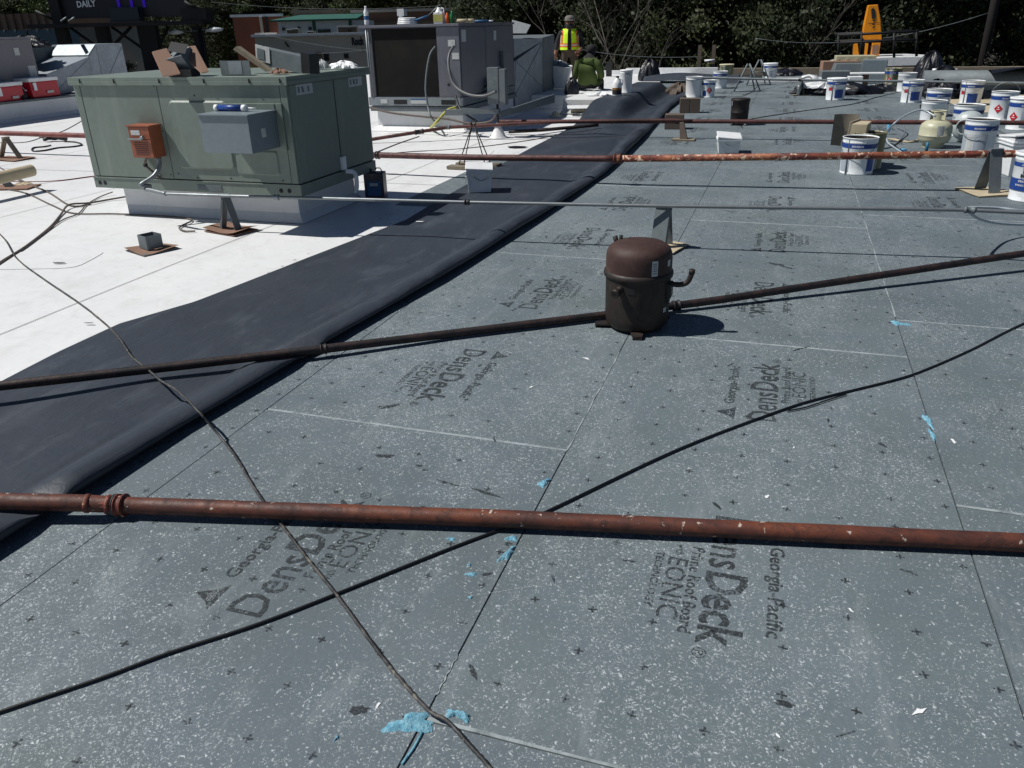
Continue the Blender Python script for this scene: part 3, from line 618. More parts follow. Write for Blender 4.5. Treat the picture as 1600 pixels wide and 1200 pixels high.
f = MB(); f.box((.13, -.05, .17), (.165, .02, .235), M['black']); f.box((.12, -.045, .14), (.155, .01, .168), M['black']); f.build('terminal_box', cmp_)
f = MB(); f.tube([(-.115, .05, .385), (-.13, .055, .425)], .012, M['brown'], 10); f.tube([(-.10, .055, .40), (-.10, .055, .43)], .009, M['ink'], 8); f.build('top_valve', cmp_)
f = MB(); f.grid(lambda u, v: (math.cos(-1.02+.20*u)*(R*.986+.001), math.sin(-1.02+.20*u)*(R*.986+.001), .292+.072*v), 4, 2, M['sticker'])
for i_ in range(5): f.grid(lambda u, v: (math.cos(-.99+.13*u)*(R*.986+.0016), math.sin(-.99+.13*u)*(R*.986+.0016), .304+.011*i_+.004*v), 2, 1, M['galvd'])
f.build('label_plate', cmp_)
f = MB(); f.grid(lambda u, v: (math.cos(-.42+.16*u)*(R*.986+.001), math.sin(-.42+.16*u)*(R*.986+.001), .325+.03*v), 4, 2, M['sticker']); f.build('small_label', cmp_); f = MB(); f.grid(lambda u, v: (math.cos(-.50+.16*u)*(R*.976+.001), math.sin(-.50+.16*u)*(R*.976+.001), .105+.022*v), 4, 2, M['sticker']); f.build('small_label', cmp_)
f = MB(); f.grid(lambda u, v: (math.cos(-1.72+.24*u)*(R*.976+.001), math.sin(-1.72+.24*u)*(R*.976+.001), .205+.03*v), 4, 2, M['ink']); f.build('name_plate', cmp_)
# ---------------------------------------------------------------- cables and wires
def cable(name, label, pts, r, m, n=8, cat='cable', seg=7, wob=0, group=None):
    P = smooth_path(pts, n); o = P[0].copy(); rr = random.Random(int(abs(pts[0][0]*100)))
    b = MB(); b.tube([p-o+Vector((rr.uniform(-wob, wob), rr.uniform(-wob, wob), 0)) for p in P], r, m, seg)
    c = b.build(name, None, o); return tag(c, label, cat, group)
cable('taped_cable', 'taped grey-black cable snaking from the white roof over the sheet to the near edge', [(-6.829, 5.159, 0.012), (-5.488, 4.372, 0.012), (-4.791, 3.882, 0.012), (-4.280, 3.583, 0.012), (-3.530, 3.174, 0.012), (-3.028, 2.866, 0.014), (-2.701, 2.614, 0.030), (-2.451, 2.445, 0.060), (-2.256, 2.296, 0.100), (-2.098, 2.195, 0.128), (-1.994, 2.131, 0.130), (-1.896, 2.075, 0.115), (-1.855, 2.072, 0.070), (-1.806, 2.058, 0.030), (-1.684, 1.977, 0.009), (-1.537, 1.849, 0.009), (-1.429, 1.764, 0.007), (-1.307, 1.672, 0.007), (-1.145, 1.550, 0.007), (-0.972, 1.423, 0.007), (-0.761, 1.259, 0.007), (-0.674, 1.198, 0.007), (-0.596, 1.145, 0.012), (-0.542, 1.125, 0.016), (-0.478, 1.087, 0.009), (-0.422, 1.050, 0.007), (-0.306, 0.954, 0.007)], .0046, M['cable2'], 10, wob=.0009)
cable('black_wire', 'straight black wire running diagonally under the near rusty pipe', [(-1.662, 0.702, 0.006), (-1.504, 0.870, 0.006), (-1.371, 1.008, 0.006), (-1.266, 1.130, 0.006), (-1.123, 1.275, 0.006), (-0.984, 1.444, 0.006), (-0.780, 1.703, 0.006), (-0.664, 1.841, 0.006), (-0.570, 1.956, 0.006), (-0.231, 2.463, 0.006), (0.100, 2.871, 0.006), (0.264, 3.040, 0.006), (0.540, 3.287, 0.006), (0.678, 3.441, 0.006), (0.895, 3.729, 0.006), (1.183, 4.145, 0.006), (1.827, 4.996, 0.006)], .0042, M['ropem'], 6)
cable('black_wire', 'short doubled strand of black wire beside the diagonal wire on the right', [(0.123, 2.872, 0.006), (0.192, 2.925, 0.006), (0.263, 3.004, 0.006), (0.341, 3.086, 0.006)], .003, M['ropem'], 6)
cable('brown_cable', 'brown cable curving over the white roof to the curb of the green unit', [(-4.625, 3.476, 0.010), (-4.794, 3.761, 0.010), (-4.984, 4.136, 0.010), (-5.303, 4.652, 0.010), (-5.590, 5.039, 0.012), (-5.761, 5.300, 0.030), (-5.685, 5.447, 0.020), (-5.634, 5.652, 0.015), (-5.373, 5.789, 0.050)], .008, M['cable'], 6)
cable('brown_cable', 'thinner brown cable crossing beside the thick one on the white roof', [(-4.726, 3.655, 0.010), (-5.048, 4.249, 0.010), (-5.401, 4.853, 0.010), (-5.471, 5.099, 0.010), (-5.691, 5.413, 0.010), (-5.844, 5.721, 0.010), (-5.819, 5.863, 0.030)], .005, M['cable'], 6)
cable('grey_cable', 'grey cable slanting down from the pipe stand on the far left', [(-8.441, 6.830, 0.100), (-7.917, 6.528, 0.080), (-7.166, 6.143, 0.020), (-6.544, 5.820, 0.010), (-5.887, 5.398, 0.010), (-5.705, 5.356, 0.010), (-5.716, 5.490, 0.010)], .0075, M['cable'], 6)
cable('grey_cable', 'grey cable lying on the white roof that ends in a loop before the conduit stand', [(-7.403, 5.908, 0.010), (-6.800, 5.768, 0.010), (-6.010, 5.345, 0.010), (-5.529, 5.111, 0.010), (-5.154, 5.169, 0.010), (-4.725, 5.191, 0.010), (-4.491, 5.172, 0.010), (-4.344, 5.103, 0.012), (-4.300, 4.936, 0.012), (-4.252, 4.841, 0.012), (-4.147, 4.782, 0.012), (-4.075, 4.799, 0.012)], .006, M['cable'], 6)
cable('thin_wire', 'thin dark wire on the white roof beyond the heat gun', [(-10.364, 8.653, 0.006), (-10.029, 8.769, 0.006), (-10.293, 9.347, 0.006), (-10.587, 9.988, 0.006), (-11.699, 11.563, 0.006)], .005, M['cable'], 5)
cable('thin_wire', 'pale red wire on the white roof left of the green unit', [(-7.726, 6.184, 0.006), (-7.203, 6.251, 0.006), (-6.955, 6.372, 0.006), (-6.788, 6.668, 0.006), (-6.581, 6.669, 0.006)], .006, M['redpipe'], 5)
cable('thin_wire', 'thin wire passing the foot of the A-frame stand on the white roof', [(-4.568, 8.612, 0.006), (-4.647, 9.413, 0.006), (-4.671, 10.155, 0.006)], .006, M['cable'], 5)
cable('thin_wire', 'long thin wire crossing the white roof towards the charcoal sheet', [(-4.497, 8.474, 0.006), (-4.198, 8.826, 0.006), (-3.799, 9.048, 0.006), (-3.389, 9.495, 0.006), (-2.960, 10.273, 0.006), (-2.749, 11.326, 0.006), (-2.624, 11.998, 0.020)], .005, M['cable'], 5)
cable('thin_wire', 'thin black wire across the boards from the dark cylinder to the far buckets', [(-0.555, 11.610, 0.006), (-0.564, 12.529, 0.006), (0.186, 13.860, 0.006), (0.998, 15.076, 0.006), (1.500, 16.441, 0.006), (2.217, 18.196, 0.006)], .006, M['ropem'], 5)
cable('thin_wire', 'thin wire running up to the far grey pipe stand', [(-0.866, 16.889, 0.006), (-0.428, 17.883, 0.050), (0.136, 17.260, 0.270)], .005, M['strut'], 5)
cable('thin_wire', 'wire lying on the boards under the folding metal stands', [(-1.204, 16.587, 0.006), (-0.849, 16.603, 0.006), (-0.732, 17.812, 0.006), (-0.673, 19.381, 0.006)], .005, M['strut'], 5)
cable('clear_hose', 'clear hose hanging in a loop from the conduit at the right edge', [(1.053, 5.307, 0.300), (1.105, 5.325, 0.310), (1.254, 5.387, 0.300), (1.400, 5.424, 0.280), (1.826, 5.938, 0.150)], .008, M['hose'], 6, cat='hose')
cable('clear_hose', 'lower strand of clear hose sagging below the conduit at the right edge', [(1.089, 5.356, 0.280), (1.197, 5.534, 0.200), (1.371, 5.804, 0.120), (1.564, 5.986, 0.080), (1.912, 6.178, 0.050)], .009, M['hose'], 6, cat='hose')
# ---------------------------------------------------------------- green rooftop unit
gx0, gy0 = -5.21, 5.10
gu = thing('rooftop_unit', 'grey-green rooftop air unit on a white curb with an orange switch box', 'rooftop unit', (gx0, gy0, 0)); W_, D_ = 1.88, 1.19
b = MB()
def flared_curb(mb, x0, y0, x1, y1, h, fl, m):
    a = [(x0-fl, y0-fl, .004), (x1+fl, y0-fl, .004), (x1+fl, y1+fl, .004), (x0-fl, y1+fl, .004)]; c = [(x0, y0, .07), (x1, y0, .07), (x1, y1, .07), (x0, y1, .07)]; d = [(x, y, h) for x, y, z in c]
    mb.add(a+c+d, [(i, (i+1) % 4, 4+(i+1) % 4, 4+i) for i in range(4)]+[(4+i, 4+(i+1) % 4, 8+(i+1) % 4, 8+i) for i in range(4)]+[(8, 9, 10, 11)], m)
flared_curb(b, .10, .17, 1.74, 1.05, .24, .05, M['white_roof']); b.build('curb', gu)
b = MB(); b.box((-.01, 0, .235), (W_+.01, .012, .318), M['green']); b.box((-.01, D_-.012, .235), (W_+.01, D_, .318), M['green']); b.box((-.01, .0121, .235), (.002, D_-.0121, .318), M['green']); b.box((W_-.002, .0121, .235), (W_+.01, D_-.0121, .318), M['green'])
b.box((-.015, -.006, .312), (W_+.015, 0, .322), M['green']); b.box((-.01, .013, .236), (W_-.003, D_-.013, .24), M['strut'])
for x in (.045, .095, 1.72, 1.79): b.disc((x, -.0012, .275), .017, M['ink'], 16, (0, -1, 0))
b.box((.98, -.004, .25), (1.20, -.0005, .292), M['galvd']); b.build('base_rail', gu, bevel=.003)
b = MB(); b.box((.0, .01, .322), (W_, D_-.01, 1.035), M['green']); b.build('body', gu, bevel=.006)
def raised(mb, x0, z0, x1, z1, y, d, m, r=.03):
    P = []
    for cx, cz, a0 in ((x1-r, z0+r, -90), (x1-r, z1-r, 0), (x0+r, z1-r, 90), (x0+r, z0+r, 180)):
        for k in range(4): a = math.radians(a0+30*k); P.append((cx+r*math.cos(a), cz+r*math.sin(a)))
    n = len(P); A = [(x, y, z) for x, z in P]; c = ((x0+x1)/2, (z0+z1)/2); Bv = [(x+(.012 if x < c[0] else -.012), y-d, z+(.012 if z < c[1] else -.012)) for x, z in P]
    mb.add(A+Bv, [(i, (i+1) % n, n+(i+1) % n, n+i) for i in range(n)]+[tuple(range(n, 2*n))], m)
b = MB(); b.box((.004, -.004, .33), (.062, .0095, 1.03), M['green']); b.build('corner_post', gu, bevel=.002)
b = MB(); b.box((.068, -.003, .33), (.776, .0095, 1.03), M['green'])
for z in (.36, .68, 1.0): b.disc((.755, -.0045, z), .006, M['ink'], 8, (0, -1, 0))
b.build('side_panel', gu, bevel=.002)
b = MB(); b.box((.781, -.003, .33), (1.82, .0095, 1.03), M['green']); raised(b, .86, .41, 1.36, .90, -.003, .014, M['green']); raised(b, 1.37, .38, 1.74, .56, -.003, .009, M['green'], .02)
for x, z in ((1.10, .935), (.83, .37), (1.30, .35), (1.75, .35), (1.0, .345)): b.disc((x, -.0045, z), .007, M['ink'], 8, (0, -1, 0))
b.build('access_panel', gu, bevel=.002)
b = MB(); b.box((1.824, -.004, .33), (W_-.001, .0095, 1.03), M['green']); b.build('corner_post', gu, bevel=.002)
b = MB(); b.box((-.02, -.022, 1.036), (W_+.02, D_+.02, 1.062), M['green']); b.box((-.02, -.024, 1.005), (W_+.02, -.020, 1.0355), M['green']); b.box((W_+.018, -.0195, 1.005), (W_+.022, D_+.02, 1.0355), M['green'])
for x in (.1, .42, .83, 1.22, 1.6, 1.85): b.box((x-.004, -.032, 1.02), (x+.004, -.0245, 1.05), M['ink'])
b.build('top_cover', gu, bevel=.003)
b = MB()
for y0, y1 in ((.02, .62), (.632, D_-.02)): b.box((W_, y0, .33), (W_+.008, y1, 1.0), M['green'])
b.box((W_+.0082, .624, .33), (W_+.0095, .63, 1.0), M['ink'])
b.build('end_panel', gu, bevel=.002)
for y0, ys_ in ((.10, (.12, .17, .25)), (.86, (.88, .93, .98))):
    b = MB(); b.box((W_+.0085, y0, .93), (W_+.0098, y0+.22, 1.0), M['sticker'])
    for k_, y in enumerate(ys_): b.add([(W_+.0102, y, .945), (W_+.0102, y+.025+.01*(k_ % 2), .945), (W_+.0102, y+.025, .985), (W_+.0102, y, .985)], [(0, 1, 2, 3)], M['galvd'])
    b.build('warning_sticker', gu)
b = MB(); b.box((W_+.009, .60, .33), (W_+.03, .66, .43), M['pail']); b.tube(smooth_path([(W_+.03, .63, .315), (W_+.07, .66, .31), (W_+.09, .68, .28), (W_+.09, .68, .19), (W_+.07, .68, .14)], 4), .018, M['pail'], 10); b.build('drain_pipe', gu)
# air hood
hd = MB(); hx0, hx1 = 1.385, 1.775
hd.box((hx0, -.35, .59), (hx1, -.004, .835), M['greenhood']); hd.box((hx0-.012, -.362, .8352), (hx1+.012, -.001, .845), M['greenhood']); hd.box((hx1+.001, -.22, .68), (hx1+.004, -.17, .74), M['sticker'])
hd.build('air_hood', gu, bevel=.003)
b = MB(); b.box((1.345, -.022, .565), (1.384, -.003, .885), M['green']); b.box((hx1+.001, -.02, .565), (1.83, -.003, .885), M['green']); b.box((1.3845, -.024, .8455), (hx1+.0005, -.003, .885), M['green']); b.build('hood_frame', gu, bevel=.002)
# orange disconnect switch
b = MB(); sx0, sx1 = .545, .745
b.box((sx0, -.12, .50), (sx1, -.003, .725), M['orange']); b.box((sx0-.008, -.135, .725), (sx1+.008, -.001, .735), M['orange']); b.box((sx0+.006, -.128, .64), (sx1-.006, -.1202, .722), M['orange']); b.box((sx0+.006, -.127, .505), (sx1-.006, -.1202, .632), M['orange'])
for i in range(7): b.box((sx0+.035, -.1295, .525+i*.014), (sx1-.04, -.1272, .530+i*.014), M['rust3'])
b.build('switch_box', gu, bevel=.003)
b = MB(); b.box((sx0+.03, -.1302, .665), (sx0+.11, -.1282, .700), M['sticker']); b.build('switch_label', gu)
b = MB(); b.box((sx0+.0, -.15, .632), (sx0+.13, -.129, .642), M['galv']); b.tube([(sx0+.12, -.14, .645), (sx0+.15, -.145, .655)], .012, M['galv'], 8); b.build('switch_handle', gu)
def L(p): return (p[0]-gx0, p[1]-gy0, p[2])
c0 = L(CP[0]); b = MB(); b.tube(smooth_path([(sx1-.03, -.06, .50), (sx1-.02, -.07, .44), (sx1-.04, -.13, .37), (sx1-.10, -.22, .315), (c0[0]+.02, c0[1]+.03, c0[2]+.02), c0, (c0[0]+.05, c0[1]-.015, c0[2]), L(CP[1])], 5), .016, M['conduit'], 10)
b.tube([(sx1-.03, -.06, .50), (sx1-.029, -.062, .475)], .022, M['galvd'], 10); b.build('elbow_conduit', gu)
b = MB(); b.tube(smooth_path([(sx0+.07, -.06, .50), (sx0+.03, -.05, .45), (sx0+.02, -.04, .43), (sx0+.08, -.03, .37), (sx0+.11, -.01, .33)], 4), .009, M['cable'], 8); b.tube([(sx0+.022, -.042, .445), (sx0+.02, -.04, .42)], .016, M['black'], 8); b.build('control_cable', gu)
# things resting on the green unit
zt = 1.063
def crumple(name, label, cat, loc, size, m, seed, n=10, amp=.35, group=None):
    rnd = random.Random(seed); ph = [rnd.uniform(0, 6) for _ in range(8)]
    def f(u, v):
        a = 2*math.pi*u; e = (v)*math.pi/2
        r = 1+amp*(.5*math.sin(3*a+ph[0]+2*v)+.3*math.sin(7*a+ph[1]-5*v)+.25*math.sin(11*a+ph[2]+9*v)+.2*math.sin(17*a+ph[3]))*math.cos(e)**.5
        h = 1+amp*(.5*math.sin(4*a+ph[4]+6*v)+.4*math.sin(9*a+ph[5]+3*v))
        return (size[0]*r*math.cos(a)*math.cos(e), size[1]*r*math.sin(a)*math.cos(e), .003+size[2]*math.sin(e)*h+.004)
    b = MB(); b.grid(f, 56, 14, m, False); o = b.build(name, None, loc); return tag(o, label, cat, group)
t = thing('upturned_pipe_stand', 'upturned pipe stand with brown board flaps round a square metal collar on the green unit', 'pipe stand', (-4.22, 5.19, zt), .15); t.scale = (.78, .78, .68)
Rm = lambda ax, an: Matrix.Rotation(math.radians(an), 3, ax)
b = MB(); b.box((-.10, -.11, .05), (.09, .09, .24), M['galvd'], Rm('X', 24) @ Rm('Y', -14)); b.build('collar', t)
b = MB(); b.add([(-.075, -.13, .255), (.10, -.135, .225), (.07, -.0, .31), (-.105, .01, .345)], [(0, 1, 2, 3)], M['ink']); b.build('collar_opening', t)
b = MB(); b.prism([(-.25, -.10, .24), (-.13, -.05, .27), (.05, -.20, .03), (-.10, -.24, .005)], (.004, .006, .012), M['card']); b.build('board_flap', t)
b = MB(); b.prism([(.0, .05, .28), (.09, .07, .285), (.30, -.14, .04), (.25, -.17, .03), (.12, -.10, .12)], (.004, .008, .012), M['card']); b.build('board_flap', t)
b = MB(); b.box((-.09, -.16, .003), (.14, .0, .07), M['ink']); b.build('rubber_foot', t)
t = thing('bent_metal_strip', 'short bent grey metal strip standing on the middle of the green unit', 'metal strip', (-3.80, 5.20, zt), -.05)
b = MB(); b.box((-.13, 0, .004), (.13, .003, .10), M['galvd']); b.prism([(-.13, 0, .004), (-.16, .06, .004), (-.16, .06, .10), (-.13, 0, .10)], (.003, .001, 0), M['strut']); b.box((-.13, .0035, .001), (.13, .07, .004), M['galvd']); b.box((-.055, -.0022, .008), (.06, -.0005, .098), M['galv']); b.build('strip', t)
t = thing('metal_channel', 'long grey metal channel lying on the right rear of the green unit', 'metal channel', (-3.55, 5.50, zt), -.20); t.scale = (1, 1, 1.3)
b = MB(); b.box((-.27, -.04, .02), (.24, .05, .11), M['galvd'], Rm('Y', 7)); b.build('channel_body', t); b = MB(); b.box((.17, -.045, .0), (.25, .06, .105), M['black'], Rm('Y', 6)); b.build('end_cap', t)
b = MB(); b.box((-.27, -.047, .06), (-.13, -.0425, .145), M['sticker'], Rm('Y', 8)); b.box((-.25, -.052, .075), (-.18, -.0485, .13), M['galvd'], Rm('Y', 8)); b.build('printed_label', t)
t = thing('wood_strip', 'grey wooden strip leaning against the metal channel on the green unit', 'wood strip', (-3.80, 5.42, zt), -.05); t.scale = (1.15, 1, 1.35)
b = MB(); b.prism([(-.14, 0, .125), (.09, 0, .01), (.13, 0, .012), (-.11, 0, .14)], (.0, .05, .0), M['wood']); b.build('strip', t)
crumple('paper_scrap', 'crumpled brown paper on the green unit next to the leaning strip', 'paper', (-3.50, 5.30, zt), (.07, .04, .03), M['card'], 4)
crumple('work_rag', 'crumpled white rag lying on the far right corner of the green unit', 'rag', (-3.36, 6.0, zt), (.11, .07, .045), M['whitep'], 5)
crumple('work_glove', 'grey-white glove next to the rag on the green unit', 'glove', (-3.54, 5.95, zt), (.06, .04, .06), M['sticker'], 15, amp=.2)
t = thing('sealant_tube', 'blue tube with white ends lying on top of the grey air hood', 'tube', (-3.693, 4.860, 0.870)); b = MB(); b.tube([(-.105, 0, .0), (.09, .0, .0)], .021, M['blue'], 14); b.build('tube_body', t)
b = MB(); b.tube([(-.135, 0, 0), (-.1055, 0, 0)], .023, M['whitep'], 14); b.tube([(.0905, 0, 0), (.125, 0, 0)], .023, M['whitep'], 14); b.tube([(.1255, 0, 0), (.20, 0, -.002)], .005, M['whitep'], 8); b.build('end_cap', t)
t.location = (gx0+1.52, gy0-.16, .868)
# ---------------------------------------------------------------- grey unit in the middle distance
rx0, ry0 = -5.62, 10.70; ru = thing('rooftop_unit', 'slate grey rooftop air unit with dark coil face, bottles standing on top', 'rooftop unit', (rx0, ry0, 0)); W2, D2 = 1.375, 2.3
b = MB(); flared_curb(b, .05, .05, W2-.02, D2, .27, .12, M['white_roof']); b.build('curb', ru)
b = MB(); b.box((-.02, -.02, .27), (W2+.04, D2+.02, .335), M['galvd']); b.build('curb_cap', ru, bevel=.003)
b = MB(); b.box((-.03, -.03, .345), (W2+.02, .0, .455), M['galv']); b.box((-.03, .001, .345), (W2+.02, D2, .455), M['galvd'])
for x0, x1 in ((.36, .56), (1.08, 1.29)): b.box((x0, -.034, .365), (x1, -.0305, .425), M['ink'])
b.build('base_rail', ru, bevel=.003)
b = MB(); b.box((.16, -.035, .375), (.26, -.0315, .43), M['sticker']); b.box((.62, -.035, .375), (.86, -.0315, .42), M['sticker']); b.box((.62, -.0352, .421), (.86, -.0315, .436), M['stickerblue']); b.build('rail_sticker', ru)
b = MB(); b.box((0, .0, .456), (W2, D2, 1.345), M['grayunit']); b.build('body', ru, bevel=.006)
b = MB(); b.box((.09, -.012, .47), (1.05, -.001, 1.33), M['coil']); b.build('condenser_coil', ru)
b = MB(); b.box((1.055, -.02, .46), (W2+.004, -.001, 1.34), M['grayunit'])
for x, z in ((1.20, .62), ): b.disc((x, -.0215, z), .022, M['ink'], 14, (0, -1, 0))
b.build('front_panel', ru, bevel=.003)
b = MB(); b.tube([(.02, -.03, .46), (.02, -.03, 1.33)], .012, M['conduit'], 8); b.tube([(.05, -.03, .46), (.05, -.03, 1.33)], .008, M['galvd'], 8); b.build('corner_conduit', ru)
b = MB(); b.box((-.08, -.05, 1.346), (W2+.02, D2+.02, 1.378), M['grayunit']); b.build('top_cover', ru, bevel=.004)
b = MB()
for y0, y1 in ((.02, .98), (1.0, D2-.02)): b.box((W2+.001, y0, .47), (W2+.009, y1, 1.33), M['grayunit'])
b.build('end_panel', ru, bevel=.003)
for a_, c_ in (((1.22, -.0245, 1.10), (1.32, -.0205, 1.18)), ((1.27, -.0245, .94), (1.37, -.0205, 1.02)), ((W2+.0095, .06, 1.15), (W2+.011, .22, 1.30)), ((W2+.0095, 1.35, 1.14), (W2+.011, 1.46, 1.27))): b = MB(); b.box(a_, c_, M['sticker']); b.build('warning_sticker', ru)
for i in range(9): b = MB(); b.tube(smooth_path([(W2+.02, .75+.06*i, .46+.03*(i % 3)), (W2+.10, .8+.06*i, .50+.05*(i % 4)), (W2+.06, .95+.05*i, .62-.02*i)], 3), .016, M['galv' if i % 2 else 'black'], 6); b.build('pipe_loop', ru)
b = MB(); b.box((W2+.02, 1.0, .50), (W2+.09, 1.12, .64), M['sticker']); b.build('junction_box', ru); b = MB(); b.box((W2+.02, 1.6, .52), (W2+.07, 1.68, .98), M['galvd']); b.box((W2+.0705, 1.62, .60), (W2+.0725, 1.66, .74), M['yellow']); b.build('valve_block', ru)
# duct behind it, hood side towards the camera
t = thing('air_duct', 'galvanized duct with slanted hood joined behind the slate grey unit', 'duct', (-4.25, 13.05, 0))
def hoodprism(mb, pts, dx, m): mb.prism([(0, y, z) for y, z in pts], (dx, 0, 0), m)
b = MB(); hoodprism(b, [(0, .01), (1.62, .01), (1.62, 1.06), (0, .80)], -.9, M['duct']); b.build('slanted_hood', t, bevel=.003)
b = MB(); hoodprism(b, [(0, .86), (1.62, 1.065), (1.62, 1.09), (.0, 1.14)], -.9, M['duct']); b.build('upper_hood', t, bevel=.003)
b = MB(); hoodprism(b, [(1.63, .01), (2.42, .01), (2.42, 1.16), (1.63, 1.12)], -1.2, M['galvd']); b.build('duct_box', t, bevel=.004)
b = MB(); b.box((.0005, .05, .50), (.004, .06, .8), M['strut']); b.tube([(.003, .02, .3), (.003, 1.58, 1.02)], .006, M['galv'], 4); b.tube([(.003, 1.58, .32), (.003, .1, .80)], .006, M['galv'], 4); b.build('stiffening_crease', t)
t = thing('sheet_metal_offcut', 'pale jagged metal offcut standing up behind the slate grey unit', 'metal sheet', (0, 0, 0)); b = MB(); b.prism([(-4.786, 14.600, 1.202), (-4.781, 14.600, 1.418), (-4.441, 14.600, 1.329), (-4.525, 14.600, 1.197)], (0, .02, 0), M['sticker']); b.build('offcut', t)
# vented white platform and its curb
b = MB(); flared_curb(b, -4.25, 14.0, -3.50, 17.3, .215, .04, M['white_roof']); tag(b.build('raised_curb'), 'white membrane-wrapped curb wing beside the duct, where the backpack lies', 'roof curb')
b = MB(); flared_curb(b, -3.47, 13.15, -2.52, 17.3, .222, .05, M['white_roof']); tag(b.build('raised_curb'), 'white membrane-wrapped curb where the worker in green sits', 'roof curb')
t = thing('flashing_box', 'grey metal box on a post rising from a white cone flashing', 'metal box', (-3.56, 10.2, 0)); b = MB(); b.lathe([(.125, .004), (.095, .03), (.03, .17), (.022, .19)], M['white_roof'], seg=24); b.build('cone_flashing', t)
b = MB(); b.tube([(0, 0, .15), (0, 0, .42)], .016, M['tar'], 10); b.build('post', t); b = MB(); b.box((-.12, -.035, .42), (.03, .09, .86), M['galvd']); b.box((.033, -.03, .41), (.12, .09, .84), M['strut']); b.disc((-.02, -.036, .66), .006, M['ink'], 8, (0, -1, 0)); b.disc((-.02, -.036, .70), .006, M['ink'], 8, (0, -1, 0)); b.build('box_body', t, bevel=.003)
b = MB(); b.box((-.5, -.02, .30), (.02, .05, .36), M['galvd']); b.box((-.75, .03, .27), (-.45, .10, .34), M['strut']); b.prism([(.03, 0, .26), (.03, 0, .33), (.5, .9, .47), (.5, .9, .36)], (.02, -.01, 0), M['strut']); b.build('strut_channel', t)
cable('flexible_conduit', 'grey flexible conduit looping from the slate grey unit to the metal box', [(-4.296, 10.620, 1.105), (-4.317, 10.500, 1.008), (-4.294, 10.400, 0.856), (-4.193, 10.300, 0.650), (-3.971, 10.200, 0.540), (-3.733, 10.150, 0.521), (-3.547, 10.120, 0.578)], .018, M['flex'], 6, cat='conduit')
cable('flexible_conduit', 'thin flexible conduit hanging across the dark coil of the slate grey unit', [(-4.572, 10.640, 1.100), (-4.614, 10.550, 1.009), (-4.652, 10.500, 0.813), (-4.666, 10.450, 0.575), (-4.623, 10.400, 0.351), (-4.532, 10.300, 0.222), (-4.865, 11.323, 0.020)], .013, M['strut'], 6, cat='conduit')
cable('yellow_hose', 'faded yellow hose coming out from under the slate grey unit', [(-4.303, 10.600, 0.335), (-4.377, 10.500, 0.310), (-4.412, 10.350, 0.243), (-4.446, 10.200, 0.169), (-4.819, 10.863, 0.020)], .02, M['yellow'], 5, cat='hose')
cable('black_cable', 'black cable sagging along the curb of the slate grey unit', [(-5.529, 10.400, 0.352), (-5.169, 10.350, 0.285), (-4.671, 10.300, 0.245), (-4.279, 10.250, 0.222), (-3.944, 10.200, 0.175), (-3.657, 10.150, 0.209), (-3.556, 10.120, 0.292)], .014, M['cable'], 6)
cable('black_cable', 'short black cable dropping beside the yellow hose', [(-4.255, 10.500, 0.491), (-4.167, 10.400, 0.354), (-4.023, 10.300, 0.268), (-3.853, 10.200, 0.201)], .014, M['ropem'], 6)
# things standing on the grey unit
zt2 = 1.379
t = thing('water_bottle', 'clear plastic water bottle standing on the left corner of the slate grey unit', 'bottle', (-5.63, 10.78, zt2)); b = MB(); b.lathe([(0, .001), (.032, .004), (.034, .02), (.034, .12), (.030, .14), (.034, .15), (.033, .17), (.014, .215), (.013, .225)], M['whitep'], seg=16); b.build('bottle_body', t); b = MB(); b.lathe([(.0155, .224), (.0155, .240), (0, .241)], M['whitep'], seg=12); b.build('cap', t); b = MB(); b.lathe([(.0346, .07), (.0346, .12)], M['stickerblue'], seg=16); b.build('label_band', t)
t = thing('hose_coil', 'white coil of hose lying on top of the slate grey unit', 'hose coil', (-5.10, 10.95, zt2)); b = MB()
for i in range(4): b.tube([((.14-.006*i)*math.cos(a/12*2*math.pi), (.09-.004*i)*math.sin(a/12*2*math.pi), .012+.021*i) for a in range(13)], .012, M['whitep'], 6, False)
b.build('coil', t)
t = thing('caulking_gun', 'blue-handled caulking gun resting on the hose coil', 'caulking gun', (-4.90, 10.93, zt2)); b = MB(); b.tube([(-.10, 0, .04), (.12, 0, .10)], .014, M['stickerblue'], 8); b.tube([(.12, 0, .10), (.30, .02, .24)], .005, M['galv'], 6); b.build('barrel', t); b = MB(); b.box((-.03, -.01, .0), (.0, .01, .07), M['black']); b.build('handle', t)
t = thing('drink_jug', 'pale yellow plastic jug with a yellow label on the slate grey unit', 'jug', (-4.62, 10.95, zt2)); b = MB(); b.box((-.065, -.05, .001), (.065, .05, .14), M['whitep']); b.lathe([(.055, .14), (.03, .18), (.022, .2), (0, .2)], M['whitep'], seg=14); b.tube(smooth_path([(.03, 0, .19), (.07, 0, .18), (.066, 0, .12)], 3), .01, M['whitep'], 6); b.build('jug_body', t, bevel=.01); b = MB(); b.box((-.067, -.053, .025), (.067, -.0515, .115), M['yellow']); b.build('label_band', t)
t = thing('spray_bottle', 'small green and orange bottles side by side next to the yellow jug', 'bottle', (-4.46, 10.93, zt2)); b = MB(); b.lathe([(0, .001), (.03, .003), (.03, .09), (.012, .12), (.012, .13), (0, .13)], M['hvorange'], (-.035, 0, 0), 12); b.build('bottle_body', t); b = MB(); b.lathe([(0, .001), (.03, .003), (.03, .10), (.014, .13), (.014, .15), (0, .15)], simple('bottle_green', '#1f6b3c', .4), (.035, 0, 0), 12); b.build('bottle_body', t)
